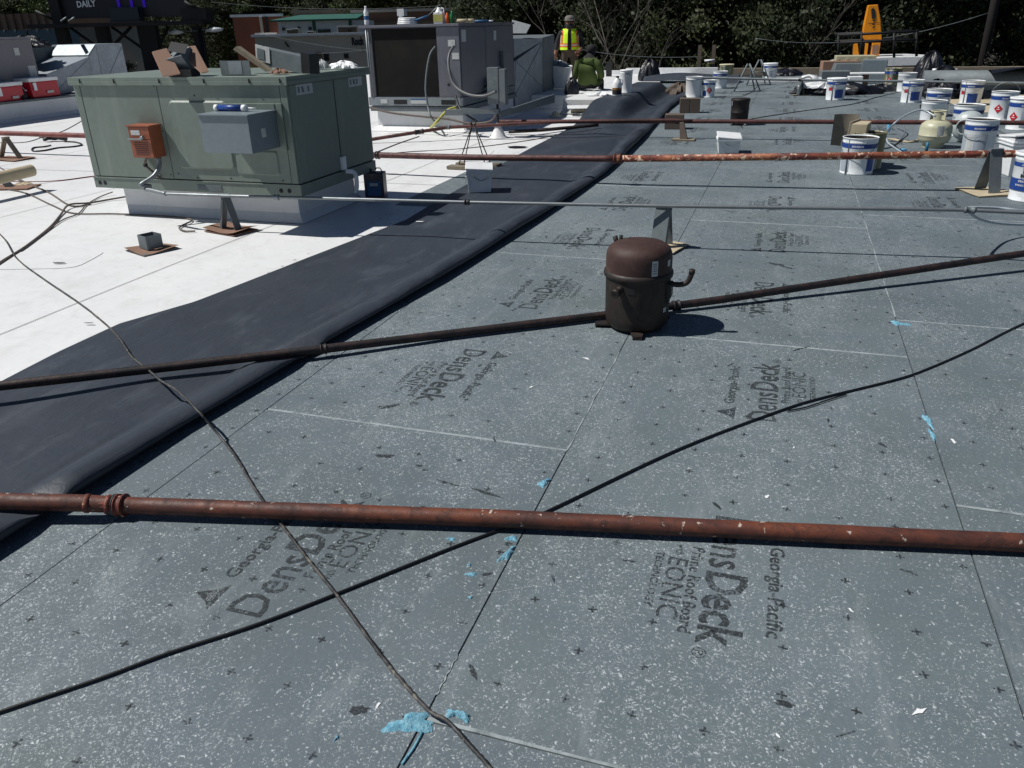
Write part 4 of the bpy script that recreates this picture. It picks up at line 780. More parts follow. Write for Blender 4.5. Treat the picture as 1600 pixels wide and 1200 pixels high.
t = thing('foam_rollers', 'two cream paint roller covers lying on the slate grey unit', 'paint rollers', (-4.27, 10.95, zt2)); b = MB(); b.tube([(-.12, 0, .027), (.06, .0, .027)], .026, M['ply'], 10); b.tube([(.01, .05, .027), (.13, .05, .027)], .026, M['ply'], 10); b.build('roller_cover', t)
t = thing('blue_tool', 'blue and white hand tool on the right edge of the slate grey unit', 'tool', (-4.32, 11.7, zt2)); b = MB(); b.tube([(-.08, 0, .02), (.10, .1, .02)], .018, M['stickerblue'], 8); b.build('grip', t); b = MB(); b.tube([(.10, .1, .02), (.16, .13, .025)], .01, M['whitep'], 8); b.build('tip', t)
# ---------------------------------------------------------------- unit, duct and coolers at the left edge
t = thing('rooftop_unit', 'warm grey rooftop unit cut off by the left edge, with a red cooler before it', 'rooftop unit', (-13.0, 9.2, 0)); b = MB(); b.box((-1.8, 0, .33), (0, 2.82, 1.30), M['lgray']); b.build('body', t, bevel=.006); b = MB(); b.box((-1.83, -.03, 1.301), (.03, 2.85, 1.335), M['lgray']); b.build('top_cover', t)
for a_, c_ in (((.001, 2.42, 1.04), (.004, 2.52, 1.16)), ((.001, 2.62, .62), (.004, 2.78, .86))): b = MB(); b.box(a_, c_, M['sticker']); b.build('warning_sticker', t)
b = MB(); flared_curb(b, -15, 9.0, -12.62, 12.9, .30, .06, M['white_roof']); b.box((-15, 8.98, .301), (-12.6, 12.9, .335), M['galvd']); tag(b.build('raised_curb'), 'long white-wrapped curb under the unit at the left edge', 'roof curb')
t = thing('air_duct', 'galvanized duct with slanted shiny top beside the unit at the left edge', 'duct', (-13.0, 12.08, 0))
b = MB(); hoodprism(b, [(.10, .32), (1.18, .40), (1.18, .95), (.10, .70)], -.95, M['duct']); b.tube([(.003, .15, .35), (.003, 1.14, .90)], .006, M['galv'], 4); b.build('slanted_hood', t, bevel=.003)
b = MB(); b.prism([(.0, 1.185, .965), (0, 1.42, 1.15), (-.95, 1.42, 1.15), (-.95, 1.185, .965)], (0, .0, .02), M['galv']); hoodprism(b, [(1.185, .40), (1.42, .44), (1.42, 1.14), (1.185, .955)], -.95, M['duct']); b.build('upper_hood', t, bevel=.003)
b = MB(); hoodprism(b, [(1.43, .40), (2.12, .40), (2.12, 1.17), (1.43, 1.17)], -1.1, M['duct']); b.tube([(.003, 1.47, .45), (.003, 2.1, 1.1)], .006, M['galv'], 4); b.build('duct_box', t, bevel=.004)
b = MB(); b.box((-1.6, .02, .33), (-1.0, 1.9, 1.14), M['galvd']); b.box((-1.0, .02, .8), (-.97, 1.1, 1.12), M['galvd']); b.build('rear_duct', t, bevel=.004)
t = thing('metal_strip', 'dark metal offcut lying on the shiny duct top at the left', 'metal strip', (-13.25, 13.38, 1.13)); b = MB(); b.box((-.15, -.04, .05), (.15, .04, .058), M['ink'], Rm('Z', -55)); b.build('strip', t)
crumple('black_bag', 'crumpled black bag lying on the duct behind the unit at the left edge', 'bag', (-13.7, 12.55, 1.14), (.42, .35, .17), M['blackbag'], 11)
def cooler(label, loc, rotz=0):
    t = thing('cooler', label, 'cooler', loc, rotz, 'red coolers on the curb')
    b = MB(); b.prism([(-.17, -.28, .004), (.17, -.28, .004), (.19, -.31, .27), (-.19, -.31, .27)], (0, .60, 0), M['cooler']); b.build('cooler_body', t, bevel=.015)
    b = MB(); b.box((-.20, -.33, .271), (.20, .31, .335), M['whitep']); b.build('lid', t, bevel=.012)
    b = MB(); b.tube([(.0, -.325, .25), (.0, -.35, .24), (.09, -.35, .14), (.12, -.35, .14)], .012, M['whitep'], 6); b.box((.195, -.26, .13), (.215, -.20, .26), M['whitep']); b.build('handle', t)
    b = MB(); b.prism([(.1905, .02, .07), (.193, .02, .11), (.193, .16, .11), (.1905, .16, .07)], (.003, 0, 0), M['sticker']); b.build('label_plate', t); return t
cooler('red cooler with a white lid standing before the grey unit near the left edge', (-12.86, 11.78, .336))
cooler('second red cooler cut off by the left edge of the photo', (-12.86, 11.02, .30), .1)
crumple('tool_bundle', 'small dark bundle of tools between the two red coolers', 'tools', (-12.78, 11.32, .336), (.08, .12, .11), M['blackbag'], 12)
# heat gun and tan tube on the white roof
x, y, _ = (-9.697, 8.931, 0.000); t = thing('heat_gun', 'black heat gun lying on the white roof with its cord', 'heat gun', (x, y, .01), .1); b = MB(); b.tube([(-.16, 0, .05), (-.08, 0, .05), (-.06, 0, .055), (.04, 0, .06), (.08, 0, .05), (.22, -.01, .03)], [.022, .025, .045, .055, .035, .03], M['black'], 12); b.build('housing', t); b = MB(); b.tube([(.0, 0, .05), (-.03, -.14, .03)], .022, M['black'], 8); b.build('handle', t); b = MB(); b.tube([(-.21, 0, .048), (-.155, 0, .05)], .017, M['galvd'], 10); b.build('nozzle', t)
cable('gun_cord', 'black cord of the heat gun looping on the white roof', [(-9.399, 8.823, 0.020), (-9.238, 8.860, 0.010), (-8.926, 8.656, 0.010), (-8.892, 8.480, 0.010), (-9.019, 8.341, 0.010), (-8.996, 8.115, 0.010), (-9.107, 8.040, 0.010), (-9.369, 8.285, 0.010), (-9.310, 8.413, 0.010), (-9.256, 8.469, 0.020)], .010, M['ropem'], 5)
t = thing('cardboard_tube', 'tan cardboard tube lying across planks at the left edge', 'tube', (0, 0, 0)); b = MB(); p0 = Vector((-6.766, 5.161, 0.170)); p1 = Vector((-6.768, 5.906, 0.190)); b.tube([p0, p0.lerp(p1, .5), p1], .055, M['ply'], 18, False); b.tube([p1, p1+(p1-p0).normalized()*.002], .052, M['wood'], 16); b.build('tube_wall', t)
x, y, _ = (-7.159, 5.944, 0.000); t = thing('plank_stand', 'dark metal pipe stand under the cardboard tube at the left edge', 'pipe stand', (x, y, .004), .3); b = MB(); b.prism([(-.02, -.03, .01), (.05, -.03, .01), (-.12, -.03, .2), (-.16, -.03, .2)], (0, .05, 0), M['strut']); b.build('leg', t); b = MB(); b.box((-.35, -.13, .001), (.25, .12, .012), M['card']); b.build('base_plate', t)
crumple('rag', 'pale cloth scrap on the white roof beside the pipe stand planks', 'rag', (-7.128, 6.087, 0.000), (.10, .06, .025), M['ply'], 31)
cp_ = MB(); 
for q, rx, ry in (((-3.037, 9.375, 0.000), .13, .08), ((-3.095, 12.742, 0.000), .06, .02), ((-4.390, 3.849, 0.000), .05, .012), ((-3.283, 2.961, 0.000), .03, .006)): blotch(cp_, q[0], q[1], rx, ry, .2, M['rubber'], .0125, 7, .15)  # flat near-black patches laid just above the roof surface
tag(cp_.build('dark_patch'), 'small dark flat patches lying on the white roof near the cone flashing', 'rubber scraps')
x, y, _ = (-2.537, 5.431, 0.000); b = MB(); blotch(b, 0, 0, .03, .012, .2, M['whitep'], .002, 8, .4); tag(b.build('paper_scrap', None, (x, y, .018)), 'tiny white paper scrap on the charcoal sheet', 'paper')
# scraps by the platform
t = thing('vent_cap', 'pale domed vent cap on the white roof in front of the platform', 'vent cap', (-3.469, 12.702, 0.000)); b = MB(); b.lathe([(.10, .004), (.10, .012), (.06, .03), (.05, .07), (.02, .09), (0, .092)], M['cream2'], seg=20); b.build('cap_dome', t)
t = thing('board_offcut', 'tan and white board offcuts stacked in front of the platform', 'board offcuts', (-3.117, 12.832, 0.000)); 
for i, (dx, dy, dz, a, mm) in enumerate(((0, 0, .01, .2, 'whitep'), (-.1, .1, .05, -.3, 'sticker'), (.05, .12, .09, .1, 'ply'), (.0, .05, .13, .3, 'white_roof'))): b = MB(); b.box((dx-.2, dy-.12, dz), (dx+.2, dy+.12, dz+.012), M[mm], Rm('Z', math.degrees(a)) @ Rm('X', 6)); b.build('offcut', t)
# ---------------------------------------------------------------- pails
def pail(label, pos, style='band', rot=0, r=.152, h=.345, open_=True, handle=None, diamond=None, body='pail', panel=None, lid=None, strap=False, group='adhesive pails on the boards', cat='bucket'):
    x, y = pos[0], pos[1]; t = thing('pail', label, cat, (x, y, pos[2]+.001), 0, group); ac = math.atan2(-y, -x)+rot+.18*math.sin(x*13+y*7)
    rb_ = r*.93
    def rr(z): return rb_+(r-rb_)*z/h
    b = MB(); prof = [(0, .003), (rb_-.006, .003), (rb_+.002, .0), (rb_+.003, .008), (rb_, .012)]
    for z in (.22*h, .225*h): prof.append((rr(z), z))
    prof += [(rr(.86*h), .86*h), (rr(.86*h)+.004, .875*h), (rr(.89*h), .89*h), (r, .97*h), (r+.005, .978*h), (r+.006, .995*h), (r+.002, h), (r-.004, .995*h), (r-.006, .97*h)]
    if open_: prof += [(rb_+.002, .35*h)]
    b.lathe(prof, M[body], seg=36); b.build('pail_body', t)
    if open_: b = MB(); b.disc((0, 0, .62*h), rr(.62*h)-.004, M['pailin'], 28); b.lathe([(r-.0065, .97*h), (rr(.62*h)-.004, .62*h)], M['pailin'], seg=28); b.build('dried_contents', t)
    else:
        b = MB(); b.lathe([(r+.007, .955*h), (r+.009, .965*h), (r+.009, h+.003), (r-.004, h+.006), (r-.012, h-.002), (0, h-.002)], M[lid or 'pail'], seg=36); b.build('lid', t)
    if style == 'band':
        b = MB(); b.lathe([(rr(.70*h)+.0012, .72*h), (rr(.83*h)+.0012, .845*h)], M['blue'], seg=36); b.build('blue_band', t)
        b = MB(); vs, fs = text_mesh('ADHESIVE', .024, .01); f = on_cyl(rr(.78*h)+.002, ac-.30, .752*h); b.add([f(v) for v in vs], fs, M['whitep']); b.build('band_lettering', t)
    def patch(a0, a1, z0, z1, m, lift=.0015, name='label_panel'):
        b = MB(); b.grid(lambda u, v: ((rr((z0+(z1-z0)*v)*h)+lift)*math.cos(ac+a0+(a1-a0)*u), (rr((z0+(z1-z0)*v)*h)+lift)*math.sin(ac+a0+(a1-a0)*u), (z0+(z1-z0)*v)*h), 8, 1, m); b.build(name, t)
    for (a0, a1, z0, z1, mm) in (panel or ()): patch(a0, a1, z0, z1, M[mm])
    if diamond is not None:
        b = MB(); s_ = .058; zc = .42*h; n = 6; vs = []; 
        def cyl(px, pz, lift=.003): return ((rr(zc)+lift)*math.cos(ac+diamond+px/r), (rr(zc)+lift)*math.sin(ac+diamond+px/r), zc+pz)
        for i in range(n+1):
            u = -s_+2*s_*i/n; hh = s_-abs(u); vs += [cyl(u, -hh), cyl(u, hh)]
        b.add(vs, [(2*i, 2*i+2, 2*i+3, 2*i+1) for i in range(n)], M['red']); 
        b.add([cyl(-.010, .008, .0045), cyl(.010, .008, .0045), cyl(.006, .03, .0045), cyl(0, .018, .0045), cyl(-.004, .034, .0045)], [(0, 1, 2, 3, 4)], M['whitep']); b.add([cyl(-.02, -.012, .0045), cyl(.02, -.012, .0045), cyl(.02, -.004, .0045), cyl(-.02, -.004, .0045)], [(0, 1, 2, 3)], M['whitep'])
        b.build('hazard_diamond', t)
    if strap: b = MB(); b.box((rr(.5*h)*math.cos(ac-.5)-.006, rr(.5*h)*math.sin(ac-.5)-.008, .004), (rr(.5*h)*math.cos(ac-.5)+.006, rr(.5*h)*math.sin(ac-.5)+.004, h*.95), M['strut']); b.build('side_seam', t)
    if handle is None and style == 'band' and diamond is None:
        b = MB(); q = Matrix.Rotation(ac+math.pi/2+.4*math.sin(x*9), 3, 'Z'); b.tube([q @ Vector(((r+.008)*math.cos(math.pi*i/12), -(r+.012)*math.sin(math.pi*i/12), .88*h-.13*math.sin(math.pi*i/12))) for i in range(13)], .003, M['galvd'], 5); b.build('wire_handle', t)
    if handle is not None:
        b = MB(); pts = []
        for i in range(13):
            a = math.pi*i/12; pts.append(((r+.008)*math.cos(a), -(.16*math.sin(a))*math.cos(handle), .9*h+.16*math.sin(a)*math.sin(handle)))
        q = Matrix.Rotation(ac+math.pi/2, 3, 'Z'); b.tube([q @ Vector(p) for p in pts], .004, M['galv'], 6); b.build('wire_handle', t)
    return t
LBL = ((-1.2, -.35, .12, .62, 'paillabel'),)
LB2 = ((-.2, .75, .12, .5, 'blue'), (-.95, -.45, .45, .6, 'red'))
pail('plain white bucket standing behind the two stacked wood blocks near the sheet edge', (-1.744, 16.353, 0.000), None, r=.155, h=.37, body='whitep', handle=-.1)
pail('white pail with a red diamond touching the plain white bucket by the wood blocks', (-1.470, 16.367, 0.000), 'band', r=.125, h=.31, diamond=.0, panel=((-1.1, -.5, .1, .4, 'blue'),))
pail('blue-banded pail behind the pail with the red diamond near the folding metal stands', (-1.440, 18.551, 0.000), 'band', r=.15, panel=LBL)
pail('pail with a cream stained lid, farthest of the cluster by the folding metal stands', (-1.540, 21.589, 0.000), None, r=.17, h=.33, body='olive', open_=False, lid='cream2')
pail('white lidded pail standing alone at the far edge right of the folding metal stands', (-0.502, 21.324, 0.000), 'band', r=.165, h=.36, open_=False, panel=((-.9, -.3, .2, .5, 'ink'), (0, .5, .2, .55, 'paillabel')))
pail('white pail with blue label and small red marks standing before the black tarp', (0.771, 15.960, 0.000), 'band', r=.165, h=.36, open_=False, panel=LB2, strap=True)
pail('pail with a red diamond and a yellow-stained foot, behind the plain white one', (1.947, 18.763, 0.000), 'band', r=.165, h=.37, diamond=-.3, body='olive')
pail('plain white pail without band standing in front of the pail with a yellow-stained foot', (2.108, 17.808, 0.000), None, r=.165, h=.34, body='pail')
pail('stained pail with red marks and a dried yellow rim, right of the plain white pail', (1.949, 15.552, 0.000), 'band', r=.165, h=.36, body='pail', panel=LB2, strap=True)
pail('blue-banded pail directly behind the cream gas cylinder', (2.050, 13.460, 0.000), 'band', r=.165, h=.37, panel=LBL)
pail('pail with a black brush across its open top behind the cream gas cylinder', (1.863, 12.475, 0.000), None, r=.155, h=.30, panel=((-.4, .3, .5, .6, 'ink'),))
pail('stained blue-banded pail standing on the tan sheet before the grey rolls', (2.774, 15.164, 0.000), 'band', r=.165, h=.37, panel=LB2, strap=True)
pail('pail with its wire handle standing up and a red diamond on the label', (2.804, 13.046, 0.000), 'band', r=.165, h=.37, diamond=-.45, handle=1.35, panel=((.1, .8, .1, .6, 'paillabel'),))
pail('lidded pail with a red diamond in front of the upright-handled pail', (2.809, 11.962, 0.000), 'band', r=.165, h=.38, diamond=-.75, open_=False, panel=((-.2, .6, .1, .6, 'paillabel'),))
pail('open brown-rimmed pail half hidden behind the pale grey gas cylinder', (2.067, 11.230, 0.000), 'band', r=.165, h=.36, panel=LBL)
pail('open blue-banded pail directly right of the pale grey gas cylinder', (1.906, 9.563, 0.000), 'band', r=.155, h=.37, panel=((-1.3, -.75, .08, .62, 'paillabel'), (-.7, -.25, .08, .62, 'sticker'), (-.2, .6, .08, .62, 'paillabel')))
pail('open pail with yellow-green adhesive stains behind the rusty scaling pipe', (0.678, 8.313, 0.000), 'band', r=.155, h=.33, panel=((-1.1, -.35, .08, .60, 'paillabel'), (.75, 1.3, .1, .5, 'blue')), strap=True)
pail('olive-stained pail right behind the open pail on the scaling pipe', (0.784, 8.628, 0.000), None, r=.145, h=.335, body='olive', strap=True)
qx, qy, _ = (1.887, 7.286, 0.000); np_ = pail('white and blue adhesive pail with a black dog logo, cut off at the right edge', (qx, qy, 0), None, rot=0, r=.15, h=.36, open_=False)
ac = math.atan2(-qy, -qx); r_ = .146
def cyltext(body, size, a, z, m, wd, name='lettering', bold=.01):
    b = MB(); vs, fs = text_mesh(body, 1, bold, 'CENTER'); w0 = max(v.x for v in vs)-min(v.x for v in vs); f = on_cyl(.150, ac+a, z); b.add([f(Vector((v.x*wd/w0, v.y*size, 0))) for v in vs], fs, M[m]); b.build(name, np_)
for z0, z1 in ((.262, .295), (.085, .175)): b = MB(); b.lathe([(.1475, z0), (.149, z1)], M['blue'], seg=36); b.build('blue_band', np_)
cyltext('LOW VOC', .018, -.42, .272, 'whitep', .07); cyltext('BUILD', .036, -.28, .186, 'ink', .10, bold=.04); cyltext('SPRAY TPO', .024, -.35, .148, 'whitep', .10); cyltext('BONDING ADHESIVE', .020, -.34, .120, 'whitep', .14); cyltext('Net contents', .010, -.45, .055, 'ink', .04, bold=0)
f = on_cyl(.1495, ac-.38, .215); b = MB(); dog = [(-.022, .0), (-.017, .0), (-.016, .016), (.004, .014), (.007, .0), (.012, .0), (.011, .02), (.022, .030), (.020, .034), (.008, .026), (-.012, .028), (-.015, .040), (-.024, .042), (-.026, .036), (-.021, .030)]
b.add([f(Vector((x, y, 0))) for x, y in dog], [tuple(range(len(dog)))], M['ink']); b.build('dog_logo', np_)
def square_tub(label, pos, w_, h, rotz, lid=True, tilt=0, m='whitep'):
    t = thing('square_tub', label, 'tub', (pos[0], pos[1], pos[2]+.002), rotz, 'white square tubs'); b = MB(); k = .84
    P = [(-w_*k, -w_*k, 0), (w_*k, -w_*k, 0), (w_*k, w_*k, 0), (-w_*k, w_*k, 0), (-w_, -w_, h), (w_, -w_, h), (w_, w_, h), (-w_, w_, h), (-w_*.95, -w_*.95, h), (w_*.95, -w_*.95, h), (w_*.95, w_*.95, h), (-w_*.95, w_*.95, h), (-w_*.8, -w_*.8, .02), (w_*.8, -w_*.8, .02), (w_*.8, w_*.8, .02), (-w_*.8, w_*.8, .02)]
    b.add(P, [(3, 2, 1, 0)]+[(i, (i+1) % 4, 4+(i+1) % 4, 4+i) for i in range(4)]+[(4+i, 4+(i+1) % 4, 8+(i+1) % 4, 8+i) for i in range(4)]+[(8+i, 8+(i+1) % 4, 12+(i+1) % 4, 12+i) for i in range(4)]+[(12, 13, 14, 15)], M[m]); b.build('tub_body', t, bevel=.012)
    b = MB()
    for z in (.80, .88): b.box((-w_*1.05, -w_*1.05, h*z), (w_*1.05, -w_*.975, h*z+.01), M[m]); b.box((-w_*1.05, w_*.975, h*z), (w_*1.05, w_*1.05, h*z+.01), M[m]); b.box((-w_*1.05, -w_*.974, h*z), (-w_*.975, w_*.974, h*z+.01), M[m]); b.box((w_*.975, -w_*.974, h*z), (w_*1.05, w_*.974, h*z+.01), M[m])
    b.build('rim', t)
    if lid: b = MB(); b.box((-w_*1.06, -w_*1.06, h+.004), (w_*1.06, w_*1.06, h+.022), M[m], Rm('X', tilt) @ Rm('Y', tilt*.7), (w_, w_, h)); b.build('lid', t, bevel=.006)
    b = MB(); b.tube([(-w_*1.04, -.02+.3*w_*math.sin(a), h*.8-.09*math.cos(a)) for a in (-1.2, -.8, -.4, 0, .4, .8, 1.2)], .003, M['galv'], 5); b.tube([(-.06+.02*i, -w_*1.06, h*.78-.05*math.sin(math.pi*i/8)) for i in range(9)], .003, M['galvd'], 5); b.build('wire_handle', t)
    return t
x, y, _ = (-2.526, 6.699, 0.000); square_tub('white square tub standing on the charcoal sheet in the conduit line', (x, y, .012), .115, .20, .35, tilt=5)
x, y, _ = (-0.584, 9.419, 0.000); square_tub('white square tub with its lid ajar standing alone on the boards', (x, y, .0), .125, .17, .15, tilt=7)
x, y, _ = (2.061, 8.505, 0.000); square_tub('large white square tub behind the tall grey pipe stand at the right edge', (x, y, .0), .15, .33, .2, tilt=-6)
x, y, _ = (-3.289, 6.194, 0.000); t = thing('solvent_can', 'small navy metal can standing at the corner of the green unit curb', 'can', (x, y, .006), .2); b = MB(); b.box((-.085, -.055, 0), (.085, .055, .23), M['navy']); b.build('can_body', t, bevel=.006); b = MB(); b.box((-.06, -.0568, .04), (.06, -.0552, .16), M['stickerblue']); b.box((-.035, -.0575, .12), (.035, -.057, .145), M['sticker']); b.build('label_panel', t); b = MB(); b.lathe([(.02, .23), (.02, .255), (0, .256)], M['black'], (-.04, 0, 0), 12); b.tube([(.0, 0, .232), (.02, 0, .262), (.05, 0, .262), (.07, 0, .232)], .005, M['black'], 6); b.build('cap', t)
# gas cylinders
def cylinder(label, pos, m, r, h, axis=None, nm='gas_cylinder'):
    t = thing(nm, label, 'gas cylinder', (pos[0], pos[1], pos[2]+.002)); 
    if axis: t.rotation_mode = 'QUATERNION'; t.rotation_quaternion = Vector((0, 0, 1)).rotation_difference(Vector(axis))
    b = MB(); b.lathe([(0, .03), (r*.6, .035), (r*.88, .06), (r, .10), (r, h*.42), (r*1.01, h*.425), (r*1.01, h*.44), (r, h*.445), (r, h*.70), (r*.93, h*.82), (r*.72, h*.92), (r*.35, h*.985), (0, h)], M[m], seg=36); b.build('tank_shell', t)
    b = MB(); b.lathe([(r*.66, .0), (r*.68, .05)], M[m], seg=28); b.build('foot_ring', t)
    b = MB()
    for a0 in (.3, 2.0, 3.9): b.grid(lambda u, v: ((r*.48)*math.cos(a0+1.1*u), (r*.48)*math.sin(a0+1.1*u), h*.94+.10*v), 8, 1, M[m])
    b.tube([(r*.48*math.cos(a/12*2*math.pi), r*.48*math.sin(a/12*2*math.pi), h*.94+.10) for a in range(13)], .008, M[m], 6); b.build('collar_guard', t)
    b = MB(); b.tube([(0, 0, h), (0, 0, h+.07)], .018, M['galv'], 8); b.tube([(0, 0, h+.05), (.05, 0, h+.05)], .012, M['galv'], 8); b.build('valve', t)
    return t
x, y, _ = (1.582, 10.167, 0.000); t = cylinder('cream gas cylinder standing upright with a torn label, hose looped beside it', (x, y, 0), 'cream', .165, .30); b = MB(); b.grid(lambda u, v: (.1665*math.cos(-1.62+.42*u), .1665*math.sin(-1.62+.42*u), .14+.10*v), 5, 1, M['sticker']); b.build('torn_label', t)
x, y, _ = (1.946, 10.642, 0.000); t = cylinder('pale grey gas cylinder lying on its side beside the cream one', (x+.10, y+.18, .165), 'greytank', .165, .32, axis=(-.35, -.93, .05))
b = MB(); b.box((-.02, -.02, 0), (.02, .02, .001), M['galv'])
cable('gas_hose', 'grey hose arching from the cream gas cylinder down to the boards', [(1.492, 9.750, 0.369), (1.360, 9.850, 0.423), (1.194, 9.700, 0.384), (1.052, 9.400, 0.318), (1.106, 10.357, 0.120), (1.120, 10.212, 0.040), (1.184, 9.931, 0.010), (1.233, 9.652, 0.010), (1.400, 9.588, 0.010)], .010, M['hose'], 6, cat='hose')
cable('gas_hose', 'thin dark hose curling on the boards left of the cream gas cylinder', [(1.052, 9.910, 0.010), (1.170, 10.130, 0.010), (1.342, 10.848, 0.020), (1.401, 11.202, 0.060), (1.368, 11.406, 0.120), (1.319, 11.870, 0.100)], .008, M['strut'], 6, cat='hose')
cable('gas_hose', 'pale hose lying flat between the stained pail and the cream gas cylinder', [(1.080, 10.657, 0.010), (1.222, 10.678, 0.010), (1.373, 10.479, 0.010), (1.496, 10.662, 0.010)], .014, M['ply'], 5, cat='hose')
x, y, _ = (1.217, 11.232, 0.000); t = thing('tape_wrap', 'light blue taped hose joint held in the hose loop', 'hose joint', (x, y, .10)); b = MB(); b.tube([(0, 0, -.07), (.005, 0, -.03), (0, 0, .03), (0, 0, .06)], [.012, .028, .026, .012], M['lightblue'], 10); b.build('tape', t)
b = MB(); b.tube([(-.04, 0, .012), (.04, 0, .012)], .014, M['lightblue'], 8); tag(b.build('blue_fitting', None, (1.239, 9.817, 0.000)), 'small light blue hose fitting on the boards', 'hose fitting')
b = MB(); b.tube([(0, 0, .0), (0, 0, .10)], .017, M['teal'], 10); tag(b.build('torch_grip', None, (1.423, 9.474, 0.040)), 'teal torch handle hanging in front of the cream gas cylinder', 'torch')
b = MB(); b.tube([(-.14, 0, .0), (.0, .02, .03), (.12, 0, .02), (.22, .03, .05)], [.03, .035, .02, .008], M['black'], 8); tag(b.build('roof_brush', None, (1.895, 12.900, 0.175)), 'black brush lying across the open pail behind the cream gas cylinder', 'brush')
# fibre panels leaning by the stained pails
x, y, _ = (0.648, 8.603, 0.000); t = thing('fibre_panel', 'tan padded panel with slots standing on edge behind the stained pails', 'panel', (x, y, .0), -.12); b = MB(); b.prism([(-.09, 0, .01), (-.06, .0, .01), (.0, .28, .01), (-.03, .28, .01)], (.02, .02, .42), M['wood']); b.prism([(-.088, .0, .012), (-.03, .26, .012), (.10, .26, .012), (.08, .0, .012)], (.02, .02, .40), M['ply'])
b.build('panel_body', t, bevel=.01); b = MB()
for z in (.08, .26): b.box((-.093, .02, z), (-.086, .05, z+.08), M['ink'])
b.build('slot', t)
x, y, _ = (0.630, 9.914, 0.000); t = thing('curved_plate', 'dark brown curved sheet standing behind the tan panel', 'sheet', (x, y, 0), .05); b = MB(); b.grid(lambda u, v: (-.13+.26*u, .04*math.sin(u*3), .005+.36*v+.03*(1-u)*(1-v)), 8, 4, M['wood']); b.grid(lambda u, v: (-.13+.26*u, .006+.04*math.sin(u*3), .005+.36*v+.03*(1-u)*(1-v)), 8, 4, M['brownwood']); b.build('sheet', t)
# far dark compressor
x, y, _ = (-0.631, 12.021, 0.000); t = thing('small_compressor', 'tall blackened cylinder with a flat top standing on the far boards', 'compressor', (x, y, 0)); b = MB(); b.lathe([(0, .004), (.115, .006), (.118, .05), (.120, .16), (.126, .165), (.120, .172), (.124, .31), (.13, .315), (.13, .345), (.118, .352), (0, .354)], rust_mat('blackened_steel', ('#0d0b0c', '#1d1716', '#2a211f'), 6, '#5a4a44', (1, 1, 1), .4, .7), seg=32); b.build('shell', t)
b = MB(); b.box((-.11, -.085, .26), (-.10, -.07, .32), M['sticker']); b.build('label_plate', t); b = MB(); b.tube([(.08, -.09, .012), (.11, -.12, .012)], .014, M['galvd'], 6); b.tube([(-.08, -.09, .012), (-.1, -.12, .012)], .014, M['galvd'], 6); b.build('mounting_foot', t)
def block(label, pos, sx, sy, sz, rotz, parts=1):
    t = thing('wood_block', label, 'wood block', (pos[0], pos[1], .002), rotz, 'wood blocks at the sheet edge')
    for i in range(parts):
        b = MB(); w_ = sx/parts; b.box((-sx/2+i*w_+.003, -sy/2, 0), (-sx/2+(i+1)*w_-.003, sy/2, sz), M['brownwood']); b.build('block', t, bevel=.006)
block('brown wood block under the far red pipe at the sheet edge', (-1.453, 11.473, 0.000), .26, .2, .19, .1)
block('pair of brown wood blocks side by side in front of the plain white bucket', (-1.491, 13.568, 0.000), .32, .2, .22, .15, 2)
crumple('board_scrap', 'dark and tan board scraps behind the plain white bucket', 'scraps', (-2.089, 17.065, 0.000), (.25, .3, .17), M['brownwood'], 41)
# folding stands
for i, (px, q) in enumerate(((1163, (-0.840, 17.728, 0.000)), (1182, (-0.689, 19.467, 0.000)))):
    t = thing('folding_stand', ('nearer', 'farther')[i]+' of two silver folding A-frame stands at the far end', 'folding stand', q, .2); 
    for s_ in (-1, 1):
        b = MB(); b.tube([(s_*.26, -.1, .01), (s_*.02, 0, .52)], .014, M['galvd'], 6); b.build('leg', t); b = MB(); b.tube([(s_*.20, .25, .01), (s_*.02, .04, .52)], .014, M['galvd'], 6); b.build('leg', t)
    b = MB(); b.tube([(-.26, -.1, .015), (.26, -.1, .015)], .012, M['galvd'], 6); b.tube([(-.14, -.05, .27), (.14, -.05, .27)], .010, M['galvd'], 6); b.build('crossbar', t)
# tarp, cloth, junk pile
crumple('black_tarp', 'black tarp heaped on the boards with torn white scraps on it', 'tarp', (0.775, 17.319, 0.000), (.75, .5, .20), M['blackbag'], 51, amp=.3)
crumple('black_tarp', 'small black tarp end spread right of the white lidded pail', 'tarp', (1.711, 17.951, 0.000), (.35, .2, .10), M['blackbag'], 52)
crumple('torn_paper', 'torn white paper scraps lying on the black tarp heap', 'paper', (0.633, 16.943, 0.120), (.32, .18, .10), M['whitep'], 53, amp=.6)
t = thing('white_cloth', 'white cloth hanging over the far grey pipe next to its metal stand', 'cloth', (0, 0, 0)); b = MB(); c0 = Vector((0.363, 17.138, 0.300)); b.grid(lambda u, v: (c0.x-.18+.36*u, c0.y-.03-.05*math.sin(v*3)-.02*math.sin(u*12), c0.z+.06-.09*abs(u-.35)-v*(.06+.26*sstep(.45, .9, u))), 12, 6, M['whitep']); b.build('cloth', t)
white = tag(MB().box((-.95, 20.4, .002), (1.4, 20.9, .06), M['white_roof']).build('white_board_strip'), 'long white board strip lying at the far end of the boards', 'board strip')
def junk(name, label, cat, px, py, Y, w_, d, h, m, rotz=0, z=0, slope=0, extra=None):
    x, _, _ = GYX(px, py, Y); t = thing(name, label, cat, (x, Y, z+.002), rotz); b = MB()
    b.prism([(-w_/2, 0, 0), (-w_/2, d, 0), (-w_/2+slope, d, h), (-w_/2+slope, slope, h)], (w_, 0, 0), M[m]); b.build('body', t, bevel=.01)
    if extra: extra(t)
    return t
def ex_panel(t):
    b = MB(); b.box((-.25, -.012, .05), (-.02, -.003, .24), M['galvd']); b.box((.02, -.012, .05), (.25, -.003, .24), M['strut']); b.build('front_panel', t)
